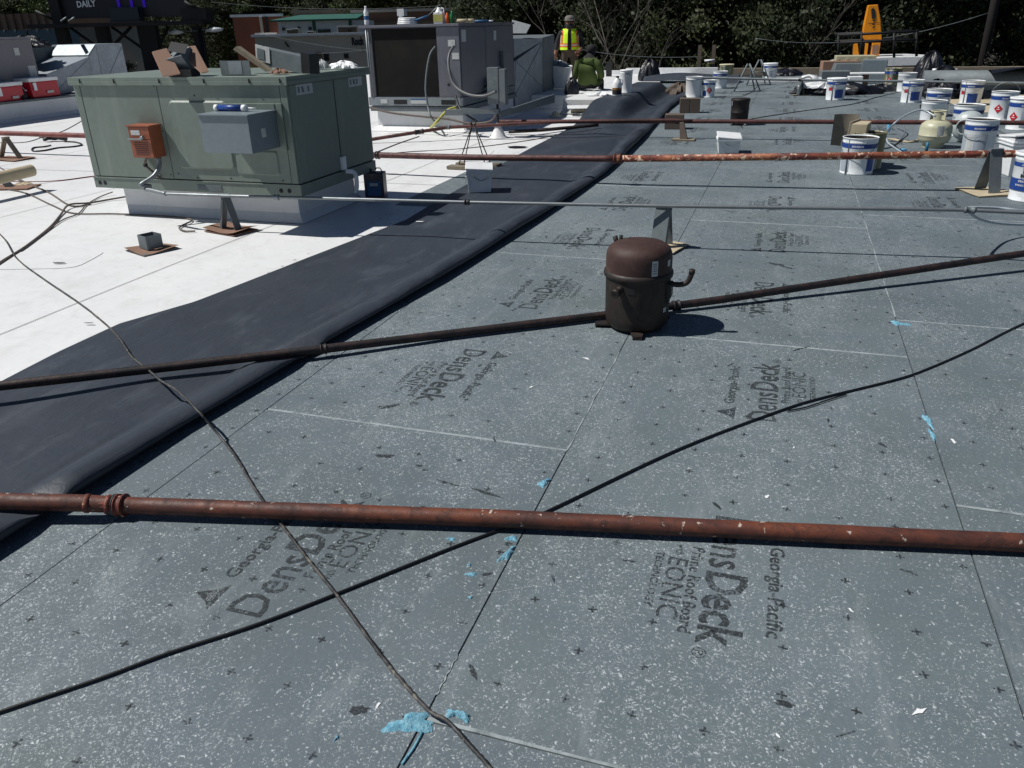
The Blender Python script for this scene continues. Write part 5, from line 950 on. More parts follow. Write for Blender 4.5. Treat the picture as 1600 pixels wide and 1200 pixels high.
junk('filter_box', 'grey slatted filter box at the left of the junk pile', 'box', 1305, 130, 19.6, .6, .4, .27, 'strut', .1)
junk('rusty_crate', 'rust brown metal crate behind the grey boxes of the junk pile', 'crate', 1312, 125, 20.6, .8, .5, .42, 'card', .1)
junk('metal_cabinet', 'grey metal cabinet with a sloped top in the middle of the junk pile', 'cabinet', 1320, 128, 19.9, .62, .5, .40, 'galvd', .1, slope=.10, extra=ex_panel)
def crate_extra(t):
    b = MB()
    for i in range(5): b.box((-.42+.2*i, -.03, .40), (-.36+.2*i, .35, .46), M['ply'])
    b.build('slat', t)
junk('cream_crate', 'cream plastic crate resting behind the metal cabinet of the junk pile', 'crate', 1333, 125, 20.9, .85, .5, .52, 'cream', .05, extra=crate_extra)
junk('grey_appliance', 'pale grey appliance casing standing behind the white box', 'appliance', 1362, 132, 19.8, .50, .4, .48, 'greenhood', -.1)
junk('white_box', 'small white rounded box in front of the junk pile', 'box', 1336, 134, 18.6, .27, .25, .22, 'whitep', .1)
junk('white_shelf', 'thin white panel lying flat before the grey appliance', 'panel', 1358, 128, 18.9, .75, .25, .035, 'whitep', .02, z=.24)
junk('brown_prop', 'short brown wood prop between the white box and the grey appliance', 'wood prop', 1350, 138, 19.0, .12, .1, .24, 'card', 0)
crumple('navy_bag', 'large navy blue bag standing upright behind the pails', 'bag', (2.697, 19.461, 0.000), (.34, .33, .62), M['blackbag'], 61, amp=.10)
crumple('navy_bag', 'second dark bag slumped right of the large navy bag', 'bag', (2.799, 18.287, 0.000), (.34, .3, .40), M['blackbag'], 62, amp=.13)
crumple('black_tool_bag', 'black glossy tool bag with cables in front of the grey rolls', 'bag', (2.512, 16.827, 0.000), (.32, .3, .24), M['blackbag'], 63, amp=.25)
crumple('black_tool_bag', 'flat black bag with hoses between the pails before the grey rolls', 'bag', (2.796, 16.450, 0.000), (.45, .35, .20), M['blackbag'], 64, amp=.35)
for i, (px, yy, zz, lab) in enumerate(((1475, 18.6, .32, 'upper of two white tubes lying behind the black tool bag'), (1474, 18.4, .20, 'lower of two white tubes lying behind the black tool bag'))): x, _, _ = GYX(px, 115, yy); t = thing('white_tube', lab, 'tube', (x, yy, zz)); b = MB(); b.tube([(-.22, 0, 0), (.22, 0, 0)], .05, M['whitep'], 12); b.build('tube_body', t)
t = thing('membrane_roll', 'thick grey membrane roll lying at the far right behind the pails', 'membrane roll', (3.05, 17.6, .20)); b = MB(); b.tube([(-.7, 0, 0), (3.0, -.15, 0)], .19, M['strut'], 24); b.build('roll', t); b = MB(); b.tube([(-.712, 0, 0), (-.7005, 0, 0)], .05, M['ink'], 12); b.build('core', t)
t = thing('membrane_roll', 'dark membrane sheet folded over the grey roll at the right edge', 'membrane sheet', (3.4, 17.4, .30)); b = MB(); b.grid(lambda u, v: (2.4*u, .9*v-.3, .14*math.sin(u*math.pi*.8+.4)*(1-.5*v)+.06*math.sin(v*5+u*4)), 20, 8, M['blackbag']); b.build('fold', t)
b = MB(); b.grid(lambda u, v: (2.55+3.2*u, 13.9+3.0*v+.2*math.sin(u*5), .004), 8, 6, M['ply']); tag(b.build('tan_sheet'), 'tan underlay sheet spread on the boards under the far right pails', 'underlay sheet')
t = thing('coping_panel', 'tan sheet metal panels lying along the far right roof edge', 'metal panels', (1.9, 20.6, .0)); 
for i in range(3): b = MB(); b.box((i*1.5, 0, .01), (i*1.5+1.48, 1.4, .05), M['wood'], Rm('X', 5+i)); b.build('panel', t)
t = thing('membrane_roll', 'dark membrane roll with a lifted end at the far edge left of the boards', 'membrane roll', (-3.35, 20.0, 0)); b = MB(); b.grid(lambda u, v: (2.2*u, .8*v, .02+.20*math.sin(v*math.pi)*(.55+.45*u)+.05*math.sin(u*5)), 20, 10, M['sheet']); b.build('roll', t)
crumple('black_bag', 'black bag with shiny folds at the far edge left of the dark roll', 'bag', (-3.335, 20.954, 0.000), (.26, .25, .46), M['blackbag'], 71, amp=.14)
crumple('small_dark_case', 'small dark case lying at the far roof edge right of the lidded pail', 'case', (-0.139, 22.742, 0.000), (.38, .3, .16), M['blackbag'], 72, amp=.15)
# ---------------------------------------------------------------- people
def skinned(verts, edges, radii, name, regions, parent, sub=2):
    me = bpy.data.meshes.new(name); me.from_pydata(verts, edges, []); o = bpy.data.objects.new(name, me); COL.objects.link(o)
    o.modifiers.new('skin', 'SKIN'); s_ = o.modifiers.new('sub', 'SUBSURF'); s_.levels = sub; s_.render_levels = sub
    if not me.skin_vertices: me.skin_vertices.new()
    for i, r in enumerate(radii):
        sv = me.skin_vertices[0].data[i]; sv.radius = (r, r) if not isinstance(r, tuple) else r; sv.use_root = (i == 0)
    dg = bpy.context.evaluated_depsgraph_get(); dg.update(); ev = o.evaluated_get(dg); m2 = bpy.data.meshes.new_from_object(ev)
    bpy.data.objects.remove(o); m2.name = name; m2.materials.clear()
    ms = []
    for p in m2.polygons:
        m = regions(p.center)
        if m not in ms: ms.append(m); m2.materials.append(M[m])
        p.material_index = ms.index(m); p.use_smooth = True
    n = bpy.data.objects.new(name, m2); COL.objects.link(n); n.parent = parent; return n
# standing worker
wx, _, _ = GYX(890, 60, 18.6)
p1 = thing('person', 'bearded worker in a yellow high-visibility vest and cap standing and facing the camera', 'person', (wx, 18.6, .0), .24); p1.scale = (1.18, 1.18, .955)
V = [(0, 0, .80), (0, .0, .95), (0, -.01, 1.10), (0, -.01, 1.21), (0, -.02, 1.29), (0, -.03, 1.38), (0, -.03, 1.47),
     (-.16, 0, 1.20), (-.23, .0, 1.00), (-.26, -.06, .80), (-.27, -.10, .72),
     (.16, 0, 1.20), (.24, .02, 1.00), (.22, -.12, .86), (.17, -.20, .82),
     (-.09, 0, .76), (-.14, -.06, .42), (-.20, .0, .06), (-.20, -.12, .03),
     (.09, 0, .76), (.10, -.02, .42), (.10, .04, .06), (.10, -.10, .03)]
E = [(0,1),(1,2),(2,3),(3,4),(4,5),(5,6),(3,7),(7,8),(8,9),(9,10),(3,11),(11,12),(12,13),(13,14),(0,15),(15,16),(16,17),(17,18),(0,19),(19,20),(20,21),(21,22)]
Rr = [.13, .125, .14, .13, .052, .082, .075, .065, .048, .036, .034, .065, .048, .036, .034, .085, .062, .045, .035, .085, .062, .045, .035]
def reg1(c):
    if c.z > 1.27: return 'skin'
    if abs(c.x) > .2 and c.z < .84 and c.z > .6: return 'skin'
    if c.x > .12 and c.y < -.15 and c.z > .6: return 'skin'
    return 'brownpants' if c.z < .84 else 'darkcloth'
skinned(V, E, Rr, 'body', reg1, p1)
b = MB()      # the vest, open at the front
def vestf(s_, u, v):
    a = math.radians(-90)+s_*(math.radians(12)+math.radians(200)*u*.9); z = .84+.42*v; rx = .185-.03*v; ry = .165-.02*v
    return (rx*math.cos(a), ry*math.sin(a)-.005, z)
for s_ in (-1, 1):
    b.grid(lambda u, v: vestf(s_, u, v) if not (v > .99) else (vestf(s_, u, v)[0]*.8, vestf(s_, u, v)[1]*.5, 1.285), 12, 8, M['hivis'])
b.build('vest', p1)
b = MB()
for s_ in (-1, 1):
    for (z0, z1, m, q) in ((.90, .925, 'hvorange', 1.03), (.926, .955, 'reflect', 1.04), (.956, .98, 'hvorange', 1.03)):
        b.grid(lambda u, v: tuple(c*q if i < 2 else z0+(z1-z0)*v for i, c in enumerate(vestf(s_, u, .25))), 12, 1, M[m])
    for (a0, a1, m, q) in ((.20, .28, 'hvorange', 1.04), (.285, .34, 'reflect', 1.05), (.345, .40, 'hvorange', 1.04)):
        b.grid(lambda u, v: tuple(c*q if i < 2 else c for i, c in enumerate(vestf(s_, a0+(a1-a0)*u, .34+.62*v))), 2, 6, M[m])
b.build('vest_band', p1)
b = MB(); b.lathe([(.092, 1.455), (.095, 1.48), (.085, 1.53), (.055, 1.56), (0, 1.57)], M['cap'], (0, -.03, 0), 20); b.prism([(-.07, -.10, 1.465), (.07, -.10, 1.465), (.05, -.18, 1.45), (-.05, -.18, 1.45)], (0, 0, .01), M['cap']); b.build('cap', p1)
b = MB(); b.lathe([(.0, 1.28), (.05, 1.29), (.075, 1.33), (.078, 1.375), (.06, 1.39)], M['darkcloth'], (0, -.055, 0), 16); b.build('beard', p1)
b = MB(); b.box((-.045, -.118, 1.425), (-.012, -.108, 1.44), M['ink']); b.box((.012, -.118, 1.425), (.045, -.108, 1.44), M['ink']); b.prism([(-.012, -.11, 1.395), (.012, -.11, 1.395), (0, -.11, 1.43)], (0, -.022, 0), M['skin']); b.build('face', p1)
for s_, cx, cy, cz in ((-1, -.27, -.11, .70), (1, .155, -.225, .81)):
    b = MB(); b.box((cx-.03, cy-.02, cz-.04), (cx+.03, cy+.02, cz+.03), M['skin'])
    for k in range(4): b.tube([(cx-.024+.016*k, cy, cz-.035), (cx-.024+.016*k, cy-.01, cz-.075), (cx-.022+.015*k, cy-.03, cz-.095+.006*abs(k-1.5))], .008, M['skin'], 6)
    b.tube([(cx-s_*.03, cy, cz), (cx-s_*.045, cy-.015, cz-.03), (cx-s_*.04, cy-.03, cz-.05)], .009, M['skin'], 6); b.build('hand', p1)
# seated worker
sx_, _, _ = GYX(918, 130, 14.9)
p2 = thing('person', 'worker in an olive green hoodie sitting with the back to the camera, head bowed', 'person', (sx_, 14.9, .225), .10); p2.scale = (.98, .98, .98)
V = [(0, 0, .12), (0, -.03, .30), (.0, .0, .44), (.02, .05, .53), (.04, .10, .60), (.045, .14, .67), (.045, .15, .74),
     (-.17, .0, .46), (-.235, .04, .25), (-.12, .36, .22), (-.05, .42, .24),
     (.19, .0, .45), (.255, .04, .24), (.17, .36, .22), (.08, .42, .24),
     (-.12, .08, .11), (-.18, .42, .16), (-.18, .46, -.22), (-.18, .56, -.28),
     (.12, .08, .11), (.20, .42, .16), (.20, .46, -.22), (.20, .56, -.28)]
Rr = [(.165, .14), (.16, .13), (.155, .12), .08, .055, .09, .08, .085, .062, .046, .036, .085, .062, .046, .036, .09, .065, .045, .036, .09, .065, .045, .036]
def reg2(c):
    if c.z > .56: return 'skin' if c.y > .14 else 'darkcloth'
    if c.z < .10: return 'darkcloth'
    if c.y > .30 and c.z < .19: return 'darkcloth'
    return 'greencloth' if c.y < .36 else 'skin'
skinned(V, E, Rr, 'body', reg2, p2)
b = MB(); b.grid(lambda u, v: (.02+(.11-.03*v)*math.cos(math.pi+math.pi*u), .03-(.11-.06*v)*math.sin(math.pi*u), .50+.07*v), 14, 5, M['greencloth']); b.build('hood', p2)
b = MB(); b.lathe([(.0, -.09), (.06, -.075), (.092, -.02), (.095, .03), (.07, .08), (0, .098)], M['darkcloth'], (.045, .12, .69), 20); b.build('hair', p2)
for s_ in (-1, 1):
    b = MB(); cx, cy, cz = s_*.06, .44, .245; b.box((cx-.03, cy-.03, cz-.018), (cx+.03, cy+.03, cz+.018), M['skin'])
    for k in range(4): b.tube([(cx-.022+.015*k, cy+.03, cz), (cx-.022+.015*k, cy+.065, cz-.01), (cx-.022+.015*k, cy+.08, cz-.03)], .008, M['skin'], 6)
    b.tube([(cx-s_*.03, cy, cz), (cx-s_*.045, cy+.03, cz-.01)], .009, M['skin'], 6); b.build('hand', p2)
# bags and containers by the workers
x, _, _ = GYX(870, 120, 15.6); t = thing('white_sack', 'open white woven sack with crumpled foil on top beside the seated worker', 'sack', (x, 15.6, .22)); b = MB()
b.grid(lambda u, v: ((.20+.09*v+.012*math.sin(12*u*6.28)*v)*math.cos(6.283*u), (.16+.06*v)*math.sin(6.283*u), .002+.38*v+.02*math.sin(6.28*3*u)*v), 36, 8, M['whitep'], False); b.build('sack_body', t)
crumple('foil_wrap', 'crumpled silver foil and paper stuffed in the top of the white sack', 'foil', (x, 15.6, .58), (.22, .17, .10), M['galv'], 81, amp=.5)
b = MB(); b.tube([(-.02, -.24, .44), (-.03, -.26, .25), (.0, -.22, .06)], .008, M['ink'], 6); b.build('strap', t)
x, _, _ = GYX(893, 140, 14.3); crumple('black_backpack', 'black backpack slumped next to the seated worker', 'backpack', (x, 14.3, .22), (.13, .12, .25), M['blackbag'], 82, amp=.10)
def jug(x, y, z):
    t = thing('white_jug', 'white plastic jug with a black and amber label on the white curb', 'jug', (x, y, z)); b = MB(); b.lathe([(0, .001), (.072, .003), (.078, .02), (.078, .19), (.06, .24), (.03, .275), (.025, .29)], M['whitep'], seg=20); b.tube(smooth_path([(.04, 0, .265), (.085, 0, .25), (.082, 0, .17)], 3), .012, M['whitep'], 6); b.build('jug_body', t)
    b = MB(); b.lathe([(.028, .29), (.028, .315), (0, .316)], M['black'], seg=12); b.build('cap', t)
    b = MB(); b.lathe([(.0788, .03), (.0788, .10)], M['ink'], seg=20); b.lathe([(.0788, .10), (.0788, .135)], M['amber'], seg=20); b.build('label_band', t)
x, _, _ = GYX(964, 145, 13.8); jug(x, 13.8, .224)
x, _, _ = GYX(978, 140, 14.5); t = pail('tall plain white bucket with faint lettering on the white curb right of the jug', (x, 14.5, .222), None, r=.105, h=.37, body='whitep', open_=False, lid='whitep', group='plain white buckets')
b = MB(); vs, fs = text_mesh('WC', .06, .02); a_ = math.atan2(-14.5, -x); f = on_cyl(.107, a_-.28, .29); b.add([f(v) for v in vs], fs, M['galvd']); b.build('lettering', t)
crumple('paper_tray', 'white paper and foil tray on the white curb beside the jug', 'paper', (GYX(940, 148, 13.9)[0], 13.9, .224), (.22, .12, .05), M['whitep'], 83, amp=.5)
# low wooden rail at the far edge behind the jug
x, _, _ = GYX(951, 130, 22.6); t = thing('short_post', 'short dark post standing at the white roof edge', 'post', (x, 22.6, .0)); b = MB(); b.box((-.07, -.05, 0), (.07, .05, .36), M['ink']); b.build('post', t)
# ---------------------------------------------------------------- beyond the roof
gz = -4.2
g_ = MB(); g_.box((-400, -60, gz-1), (300, 500, gz), simple('far_ground_earth', '#4b4a42', .95, var=.25, scale=.05)); tag(g_.build('ground'), kind='structure')
g_ = MB(); g_.box((-120, 24.6, gz+.001), (80, 36, gz+.03), simple('asphalt', '#3b3c3e', .9, var=.15, scale=.4)); tag(g_.build('street'), kind='structure')
def hillf(u, v):
    x = -260+430*u; y = 95+220*v; return (x, y, gz-.5+34*sstep(0, 1, v)*(1+.2*math.sin(x*.03)))
hl = MB(); hl.grid(hillf, 60, 24, simple('hillside_scrub', '#26301d', .95, var=.4, scale=.15)); tag(hl.build('hillside'), kind='structure')
lf = [leaf_mat('leaf_dark', rgb('#23291c'), rgb('#3d4631'), rgb('#636b4f')), leaf_mat('leaf_mid', rgb('#2d3822'), rgb('#4e5f37'), rgb('#788a50')), leaf_mat('leaf_olive', rgb('#363d2a'), rgb('#5a6142'), rgb('#828464')), leaf_mat('leaf_pale', rgb('#4b4a40'), rgb('#77736a'), rgb('#a19c90'))]
bark = simple('tree_bark', '#3c342c', .9, var=.25, scale=3); palebark = simple('bare_branch_bark', '#55504a', .9, var=.2, scale=3)
def crown_mesh(seed, mat, n_cl=260, per=95, leaf=.062, flat=1.0):
    rnd = random.Random(seed); vs = []; fs = []
    lobes = [(Vector((rnd.uniform(-.5, .5), rnd.uniform(-.5, .5), rnd.uniform(.25, 2.1))), rnd.uniform(.3, .5)) for _ in range(20)]
    for _ in range(n_cl):
        c, r = rnd.choice(lobes); d = Vector((rnd.gauss(0, 1), rnd.gauss(0, 1), rnd.gauss(0, 1))).normalized(); p = c+d*r*rnd.uniform(.6, 1.05); p.z *= flat
        for _ in range(per):
            q = p+Vector((rnd.gauss(0, 1), rnd.gauss(0, 1), rnd.gauss(0, .8)))*.06
            n = Vector((rnd.gauss(0, 1), rnd.gauss(0, 1), rnd.gauss(.5, 1))).normalized(); a = n.orthogonal().normalized(); bb = n.cross(a); s_ = leaf*rnd.uniform(.16, .42)
            a *= s_; bb *= s_*rnd.uniform(.5, .9); o = len(vs); vs += [q-a, q-bb*.8, q+a, q+bb*.8]; fs.append((o, o+1, o+2, o+3))
    me = bpy.data.meshes.new('crown'); me.from_pydata([tuple(v) for v in vs], [], fs); me.materials.append(mat); me.update(); return me
crowns = [crown_mesh(s, lf[m]) for s, m in ((1, 0), (2, 0), (3, 1), (4, 1), (5, 2), (6, 2))]
crownp = crown_mesh(9, lf[3], 150, 80, .065)
def trunk_mesh(seed):
    rnd = random.Random(seed); b = MB(); b.tube([(0, 0, -.02), (rnd.uniform(-.03, .03), 0, .25), (rnd.uniform(-.05, .05), rnd.uniform(-.05, .05), .55)], [.045, .035, .02], bark, 8)
    for _ in range(6):
        a = rnd.uniform(0, 6.28); z = rnd.uniform(.2, .5); b.tube([(0, 0, z), (.2*math.cos(a), .2*math.sin(a), z+.18), (.42*math.cos(a), .42*math.sin(a), z+.32)], [.018, .011, .004], bark, 6)
    o = b.build('t'); me = o.data; bpy.data.objects.remove(o); return me
trunks = [trunk_mesh(s) for s in (1, 2, 3)]
rt = random.Random(77)
def tree(x, y, h, wd, k, label, group='trees behind the roof', z=gz, low=.12):
    t = thing('tree', label, 'tree', (x, y, z), rt.uniform(0, 6.28), group)
    c = bpy.data.objects.new('crown', crowns[k] if k < 9 else crownp); COL.objects.link(c); c.parent = t; c.location = (0, 0, h*low); c.scale = (wd, wd, h*(1-low)/2.5)
    q = bpy.data.objects.new('trunk', trunks[rt.randrange(3)]); COL.objects.link(q); q.parent = t; q.scale = (wd*.7, wd*.7, h)
    return t
LT = {0: 'dense dark green tree in the wall of trees beyond the roof', 1: 'dense dark green tree in the wall of trees beyond the roof', 2: 'mid green leafy tree in the wall of trees beyond the roof', 3: 'mid green leafy tree in the wall of trees beyond the roof', 4: 'dull olive sparse tree in the wall of trees beyond the roof', 5: 'dull olive sparse tree in the wall of trees beyond the roof'}
def TL(px, k):
    col = ('very dark green', 'dark green', 'mid green', 'fresh green', 'dull olive', 'greyish olive')[k]; n = int(px)
    marks_ = ((900, 'behind the standing worker'), (940, 'behind the seated worker'), (985, 'above the white lidded bucket'), (1030, 'above the dark bag at the roof edge'), (1070, 'above the dark membrane roll'), (1110, 'above the two thin rail posts'), (1155, 'behind the folding stands'), (1200, 'above the lone far pail'), (1240, 'above the small dark case'), (1280, 'left of the junk pile'), (1325, 'behind the junk pile'), (1365, 'directly behind the yellow boom'), (1410, 'right of the yellow boom'), (1450, 'above the navy bag'), (1495, 'above the white tubes'), (1535, 'left of the utility pole'), (1580, 'right of the utility pole above the pale bush'))
    return '%s tree %s' % (col, min(marks_, key=lambda m: abs(m[0]-n))[1])
for px in range(860, 1700, 42):      # nearer row behind the far right half of the roof
    Y = rt.uniform(37, 42); x, _, _ = GYX2(px+rt.uniform(-12, 12), Y); k = rt.choice((0, 1, 0, 4, 2, 1)); tree(x, Y, rt.uniform(11, 14), rt.uniform(4.2, 5.4), k, TL(px, k), low=.03)
for px in range(820, 1720, 60):
    Y = rt.uniform(50, 56); x, _, _ = GYX2(px+rt.uniform(-12, 12), Y); k = rt.choice((0, 1, 3, 4)); tree(x, Y, rt.uniform(15, 18), rt.uniform(6, 7.5), k, LT[k], low=.03)
for px in range(-60, 900, 46):       # far row behind the low buildings on the left
    Y = rt.uniform(88, 100)if px > 350 else rt.uniform(64, 74); x, _, _ = GYX2(px+rt.uniform(-12, 12), Y); k = rt.choice((0, 1, 3, 2)); tree(x, Y, rt.uniform(13, 18)*(.8 if px < 350 else 1), rt.uniform(7, 9)*(.8 if px < 350 else 1), k, 'dark leafy tree on the skyline behind the low buildings', 'skyline trees behind the buildings', low=.02)
for px in range(-80, 960, 60):
    Y = rt.uniform(112, 125); x, _, _ = GYX2(px+rt.uniform(-12, 12), Y); k = rt.choice((0, 1, 2)); tree(x, Y, rt.uniform(20, 26), rt.uniform(11, 13), k, 'dark leafy tree on the skyline behind the low buildings', 'skyline trees behind the buildings', low=.02)
for (px, Y, h, wd, k, lab) in ((335, 31, 4.5, 2.6, 3, 'leafy green bush tree right of the billboard posts'), (385, 32, 4.3, 2.0, 2, 'leafy green tree with pale blossoms before the tan building'), (215, 33, 3.9, 2.4, 2, 'low green tree under the billboard beam'), (155, 34, 4.6, 2.6, 3, 'green tree seen between the billboard posts on the left'), (275, 36, 4.2, 2.4, 0, 'dark tree behind the billboard post with brace'), (250, 30, 3.4, 1.8, 1, 'dark bush at the foot of the large billboard post'),
        (820, 40, 6.6, 3.6, 1, 'dark tree right of the slate grey unit and its bottles'), (745, 60, 9, 4.5, 0, 'dark tree rising behind the brown building'), (1580, 26.5, 4.6, 1.5, 9, 'pale dusty bush catching the sun at the right edge')):
    x, _, _ = GYX2(px, Y); tree(x, Y, h, wd, k, lab, None, low=.05)
# bare trees
def bare_tree(x, y, h, seed, label):
    rnd = random.Random(seed); t = thing('bare_tree', label, 'tree', (x, y, gz), 0, None); tr = MB(); br = MB()
    def grow(p, d, L_, r, dep, mb):
        P = [p]; q = p.copy(); dd = d.copy()
        for _ in range(4): dd = (dd+Vector((rnd.gauss(0, .14), rnd.gauss(0, .14), rnd.gauss(.03, .08)))).normalized(); q = q+dd*L_/4; P.append(q.copy())
        mb.tube(P, [r*(1-.14*i) for i in range(5)], palebark, 4, False)
        if dep == 0: return
        for _ in range(3 if dep > 1 else 4):
            i = rnd.randint(1, 4); a = Vector((rnd.gauss(0, .8), rnd.gauss(0, .8), rnd.gauss(.35, .4))); grow(P[i].copy(), (dd+a).normalized(), L_*rnd.uniform(.5, .72), r*.5, dep-1, br)
    grow(Vector((0, 0, 0)), Vector((0, 0, 1)), h*.5, .06, 5, tr); tr.build('trunk', t); br.build('branches', t)
for px, Y, h, s_, lab in ((895, 31, 9.5, 3, 'bare pale-branched tree behind the standing worker'), (965, 32, 9, 6, 'bare twiggy tree above the seated worker and the white bucket'), (1015, 31, 7.5, 12, 'bare tree with drooping twigs above the dark membrane roll'), (860, 33, 8, 15, 'thin bare tree between the duct and the standing worker'), (1250, 32, 7.5, 21, 'bare grey tree behind the junk pile')):
    x, _, _ = GYX2(px, Y); bare_tree(x, Y, h, s_, lab)
# buildings on the left, their fronts square to the street behind the roof
RV = Vector((math.cos(CAM_YAW), math.sin(CAM_YAW), 0)); FV = Vector((-math.sin(CAM_YAW), math.cos(CAM_YAW), 0))
def PD(a, b, d):
    v = _F+_R2*((a-800)/CAM_F)-_U2*((b-600)/CAM_F); return v*(d/v.dot(FV))+Vector((0, 0, CAM_H))
def zD(a, b, d): return PD(a, b, d).z
def facade(name, label, px0, px1, d, ztop_px, D, m, cat='building', z0=gz):
    p0 = PD(px0, 60, d); p1 = PD(px1, 60, d); W = (p1-p0).dot(RV); H = zD(*ztop_px, d)-z0
    t = thing(name, label, cat, (p0.x, p0.y, z0), CAM_YAW); b = MB(); b.box((0, 0, 0), (W, D, H), m); b.build('wall', t)
    return t, W, H, (lambda px: (PD(px, 60, d)-p0).dot(RV)), (lambda px, py: zD(px, py, d)-z0)
def parapet(t, W, H, m, h=.12): b = MB(); b.box((-.15, -.15, H), (W+.15, .3, H+h), m); b.build('parapet_cap', t)
wall_tan = simple('tan_stucco', '#c2b8a8', .9, var=.06, scale=.6); wall_brown = simple('brown_block_wall', '#7d604c', .9, var=.1, scale=.8); wall_brick = simple('red_brown_wall', '#8a5442', .9, var=.12, scale=.8); whitewall = simple('white_metal_siding', '#d0dae2', .5, var=.05, scale=1); greenroof = simple('green_metal_roof', '#22564a', .6, var=.08, scale=1); dkglass = simple('dark_glass', '#1a2026', .2); winhedge = simple('window_reflection_green', '#24341f', .4, var=.4, scale=6)
t, W, H, U, Z = facade('tan_building', 'long tan flat-roofed building with dark sign lettering behind the green unit', 398, 640, 47, (400, 58), 13, wall_tan)
parapet(t, W, H, M['pail'])
b = MB(); vs, fs = text_mesh('Rock', 1, .06); w0 = max(v.x for v in vs); x0 = U(549); x1 = U(569); b.add([(x0+v.x*(x1-x0)/w0, -.04, Z(549, 70)+v.y*.50) for v in vs], fs, simple('navy_sign_letters', '#0e1326', .5)); b.build('sign_lettering', t)
for px0, px1, y0, y1, m in ((492, 500, 96, 82, wall_brown), (503, 511, 95, 84, dkglass), (535, 542, 91, 84, dkglass)): b = MB(); b.box((U(px0), -.06, Z(px0, y0)), (U(px1), -.005, Z(px0, y1)), m); b.build('window', t)
b = MB(); b.prism([(U(444), -.02, Z(444, 66)), (U(446), -.02, Z(446, 65)), (U(451), -.02, Z(451, 73)), (U(449), -.02, Z(449, 74))], (0, -.1, 0), dkglass); b.build('wall_bracket', t)
b = MB(); b.box((U(560), -.12, Z(560, 82)), (U(564), -.005, Z(560, 73)), M['cream2']); b.build('wall_lamp', t)
Ht = H+gz
for i_, px in enumerate((404, 412, 419, 428)):
    p = PD(px, 56, 48); q = thing('roof_vent', ('first', 'second', 'third', 'fourth')[i_]+' from the left of the white vents on the tan building roof', 'roof vent', (p.x, p.y, Ht), CAM_YAW, 'white vents on the tan building'); b = MB(); b.box((-.10, -.1, 0), (.10, .1, .12), M['pail']); b.box((-.16, -.15, .121), (.16, .15, .20), M['pail']); b.build('vent_body', q)
t, W, H, U, Z = facade('metal_building', 'white metal-sided building with a green roof and small windows', 437, 553, 72, (437, 34), 12, whitewall)
b = MB(); b.prism([(-.5, -.6, H), (W+.5, -.6, H), (W+.3, 5, H+.42), (.8, 5, H+.42)], (0, 0, .12), greenroof); b.build('roof', t)
for i in range(24): b = MB(); x0 = W*i/24; b.box((x0, -.04, 0), (x0+.05, -.002, H-.05), whitewall); b.build('siding_rib', t)
for px0, px1, y0, y1, m in ((443, 448, 48, 43, dkglass), (467, 472, 48, 42, dkglass), (484, 489, 47, 42, dkglass), (498, 518, 54, 46, winhedge)): b = MB(); b.box((U(px0), -.10, Z(px0, y0)), (U(px1), -.045, Z(px0, y1)), m); b.build('window', t)
for x0 in (U(491), W-.3): b = MB(); b.box((x0, -.12, 0), (x0+.25, -.045, H), greenroof); b.build('downpipe', t)
for i_, (px, w_, h_) in enumerate(((448, .45, .35), (457, .4, .38), (479, .45, .22), (528, 1.15, .45), (543, .35, .35))):
    p = PD(px, 56, 49); q = thing('roof_machine', ('first', 'second', 'third', 'fourth and largest', 'fifth')[i_]+' from the left of the grey machines on the tan building roof', 'roof machine', (p.x, p.y, Ht), CAM_YAW, 'machines on the tan building roof'); b = MB(); b.box((0, 0, 0), (w_, .5, h_), M['galvd']); b.build('body', q, bevel=.02); b = MB(); b.box((.06, -.03, .08), (w_-.06, -.001, h_*.8), M['ink']); b.build('louver', q)
t, W, H, U, Z = facade('brown_building', 'large brown and tan flat building behind the slate grey unit', 554, 720, 86, (600, 19), 20, wall_brown); b = MB(); b.box((0, -.1, 0), (W, -.005, Z(600, 34)), simple('tan_block_band', '#85735a', .9, var=.08, scale=.6)); b.build('wall_band', t); parapet(t, W, H, wall_tan, .25)
t, W, H, U, Z = facade('low_building', 'tan low building whose roof edge shows above the green metal roof', 462, 560, 95, (500, 20), 12, wall_tan); parapet(t, W, H, wall_tan, .3)
t, W, H, U, Z = facade('brick_building', 'red-brown building left of the white metal-sided one', 368, 443, 74, (410, 26), 12, wall_brick); parapet(t, W, H, M['pail'], .2)
for px in (410, 419): b = MB(); x0 = U(px); b.box((x0, -.2, .0), (x0+.22, -.005, H), wall_tan if px == 410 else dkglass); b.build('downpipe', t)
t, W, H, U, Z = facade('wooden_building', 'dark brown corrugated building behind the billboard at the left', -60, 98, 52, (40, 21), 12, simple('brown_corrugated', '#6e5c50', .85, var=.15, scale=.5)); n_ = int(W/.45)
for i in range(n_): b = MB(); b.box((i*W/n_, -.16, 0), (i*W/n_+.2, -.003, H), simple('brown_corrugated', '#6e5c50')); b.build('wall_rib', t)
t, W, H, U, Z = facade('teal_shed', 'dark teal metal building with pale roof clips below the brown one', -60, 124, 40, (60, 46), 8, simple('dark_teal_panel', '#35505e', .5, var=.1, scale=.8))
for i in range(int(W/.5)): b = MB(); b.prism([(i*.5, -.05, H+.02), (i*.5+.10, -.05, H+.02), (i*.5+.05, -.05, H-.12)], (0, .04, 0), M['galv']); b.build('roof_clip', t)
for i in range(int(W/1.5)): b = MB(); b.box((i*1.5, -.06, 0), (i*1.5+.06, -.003, H), dkglass); b.build('panel_joint', t)
t, W, H, U, Z = facade('dark_building', 'dark flat building right of the bottles on the slate grey unit', 752, 838, 60, (790, 10), 10, simple('charcoal_wall', '#24252a', .8, var=.1, scale=.5))
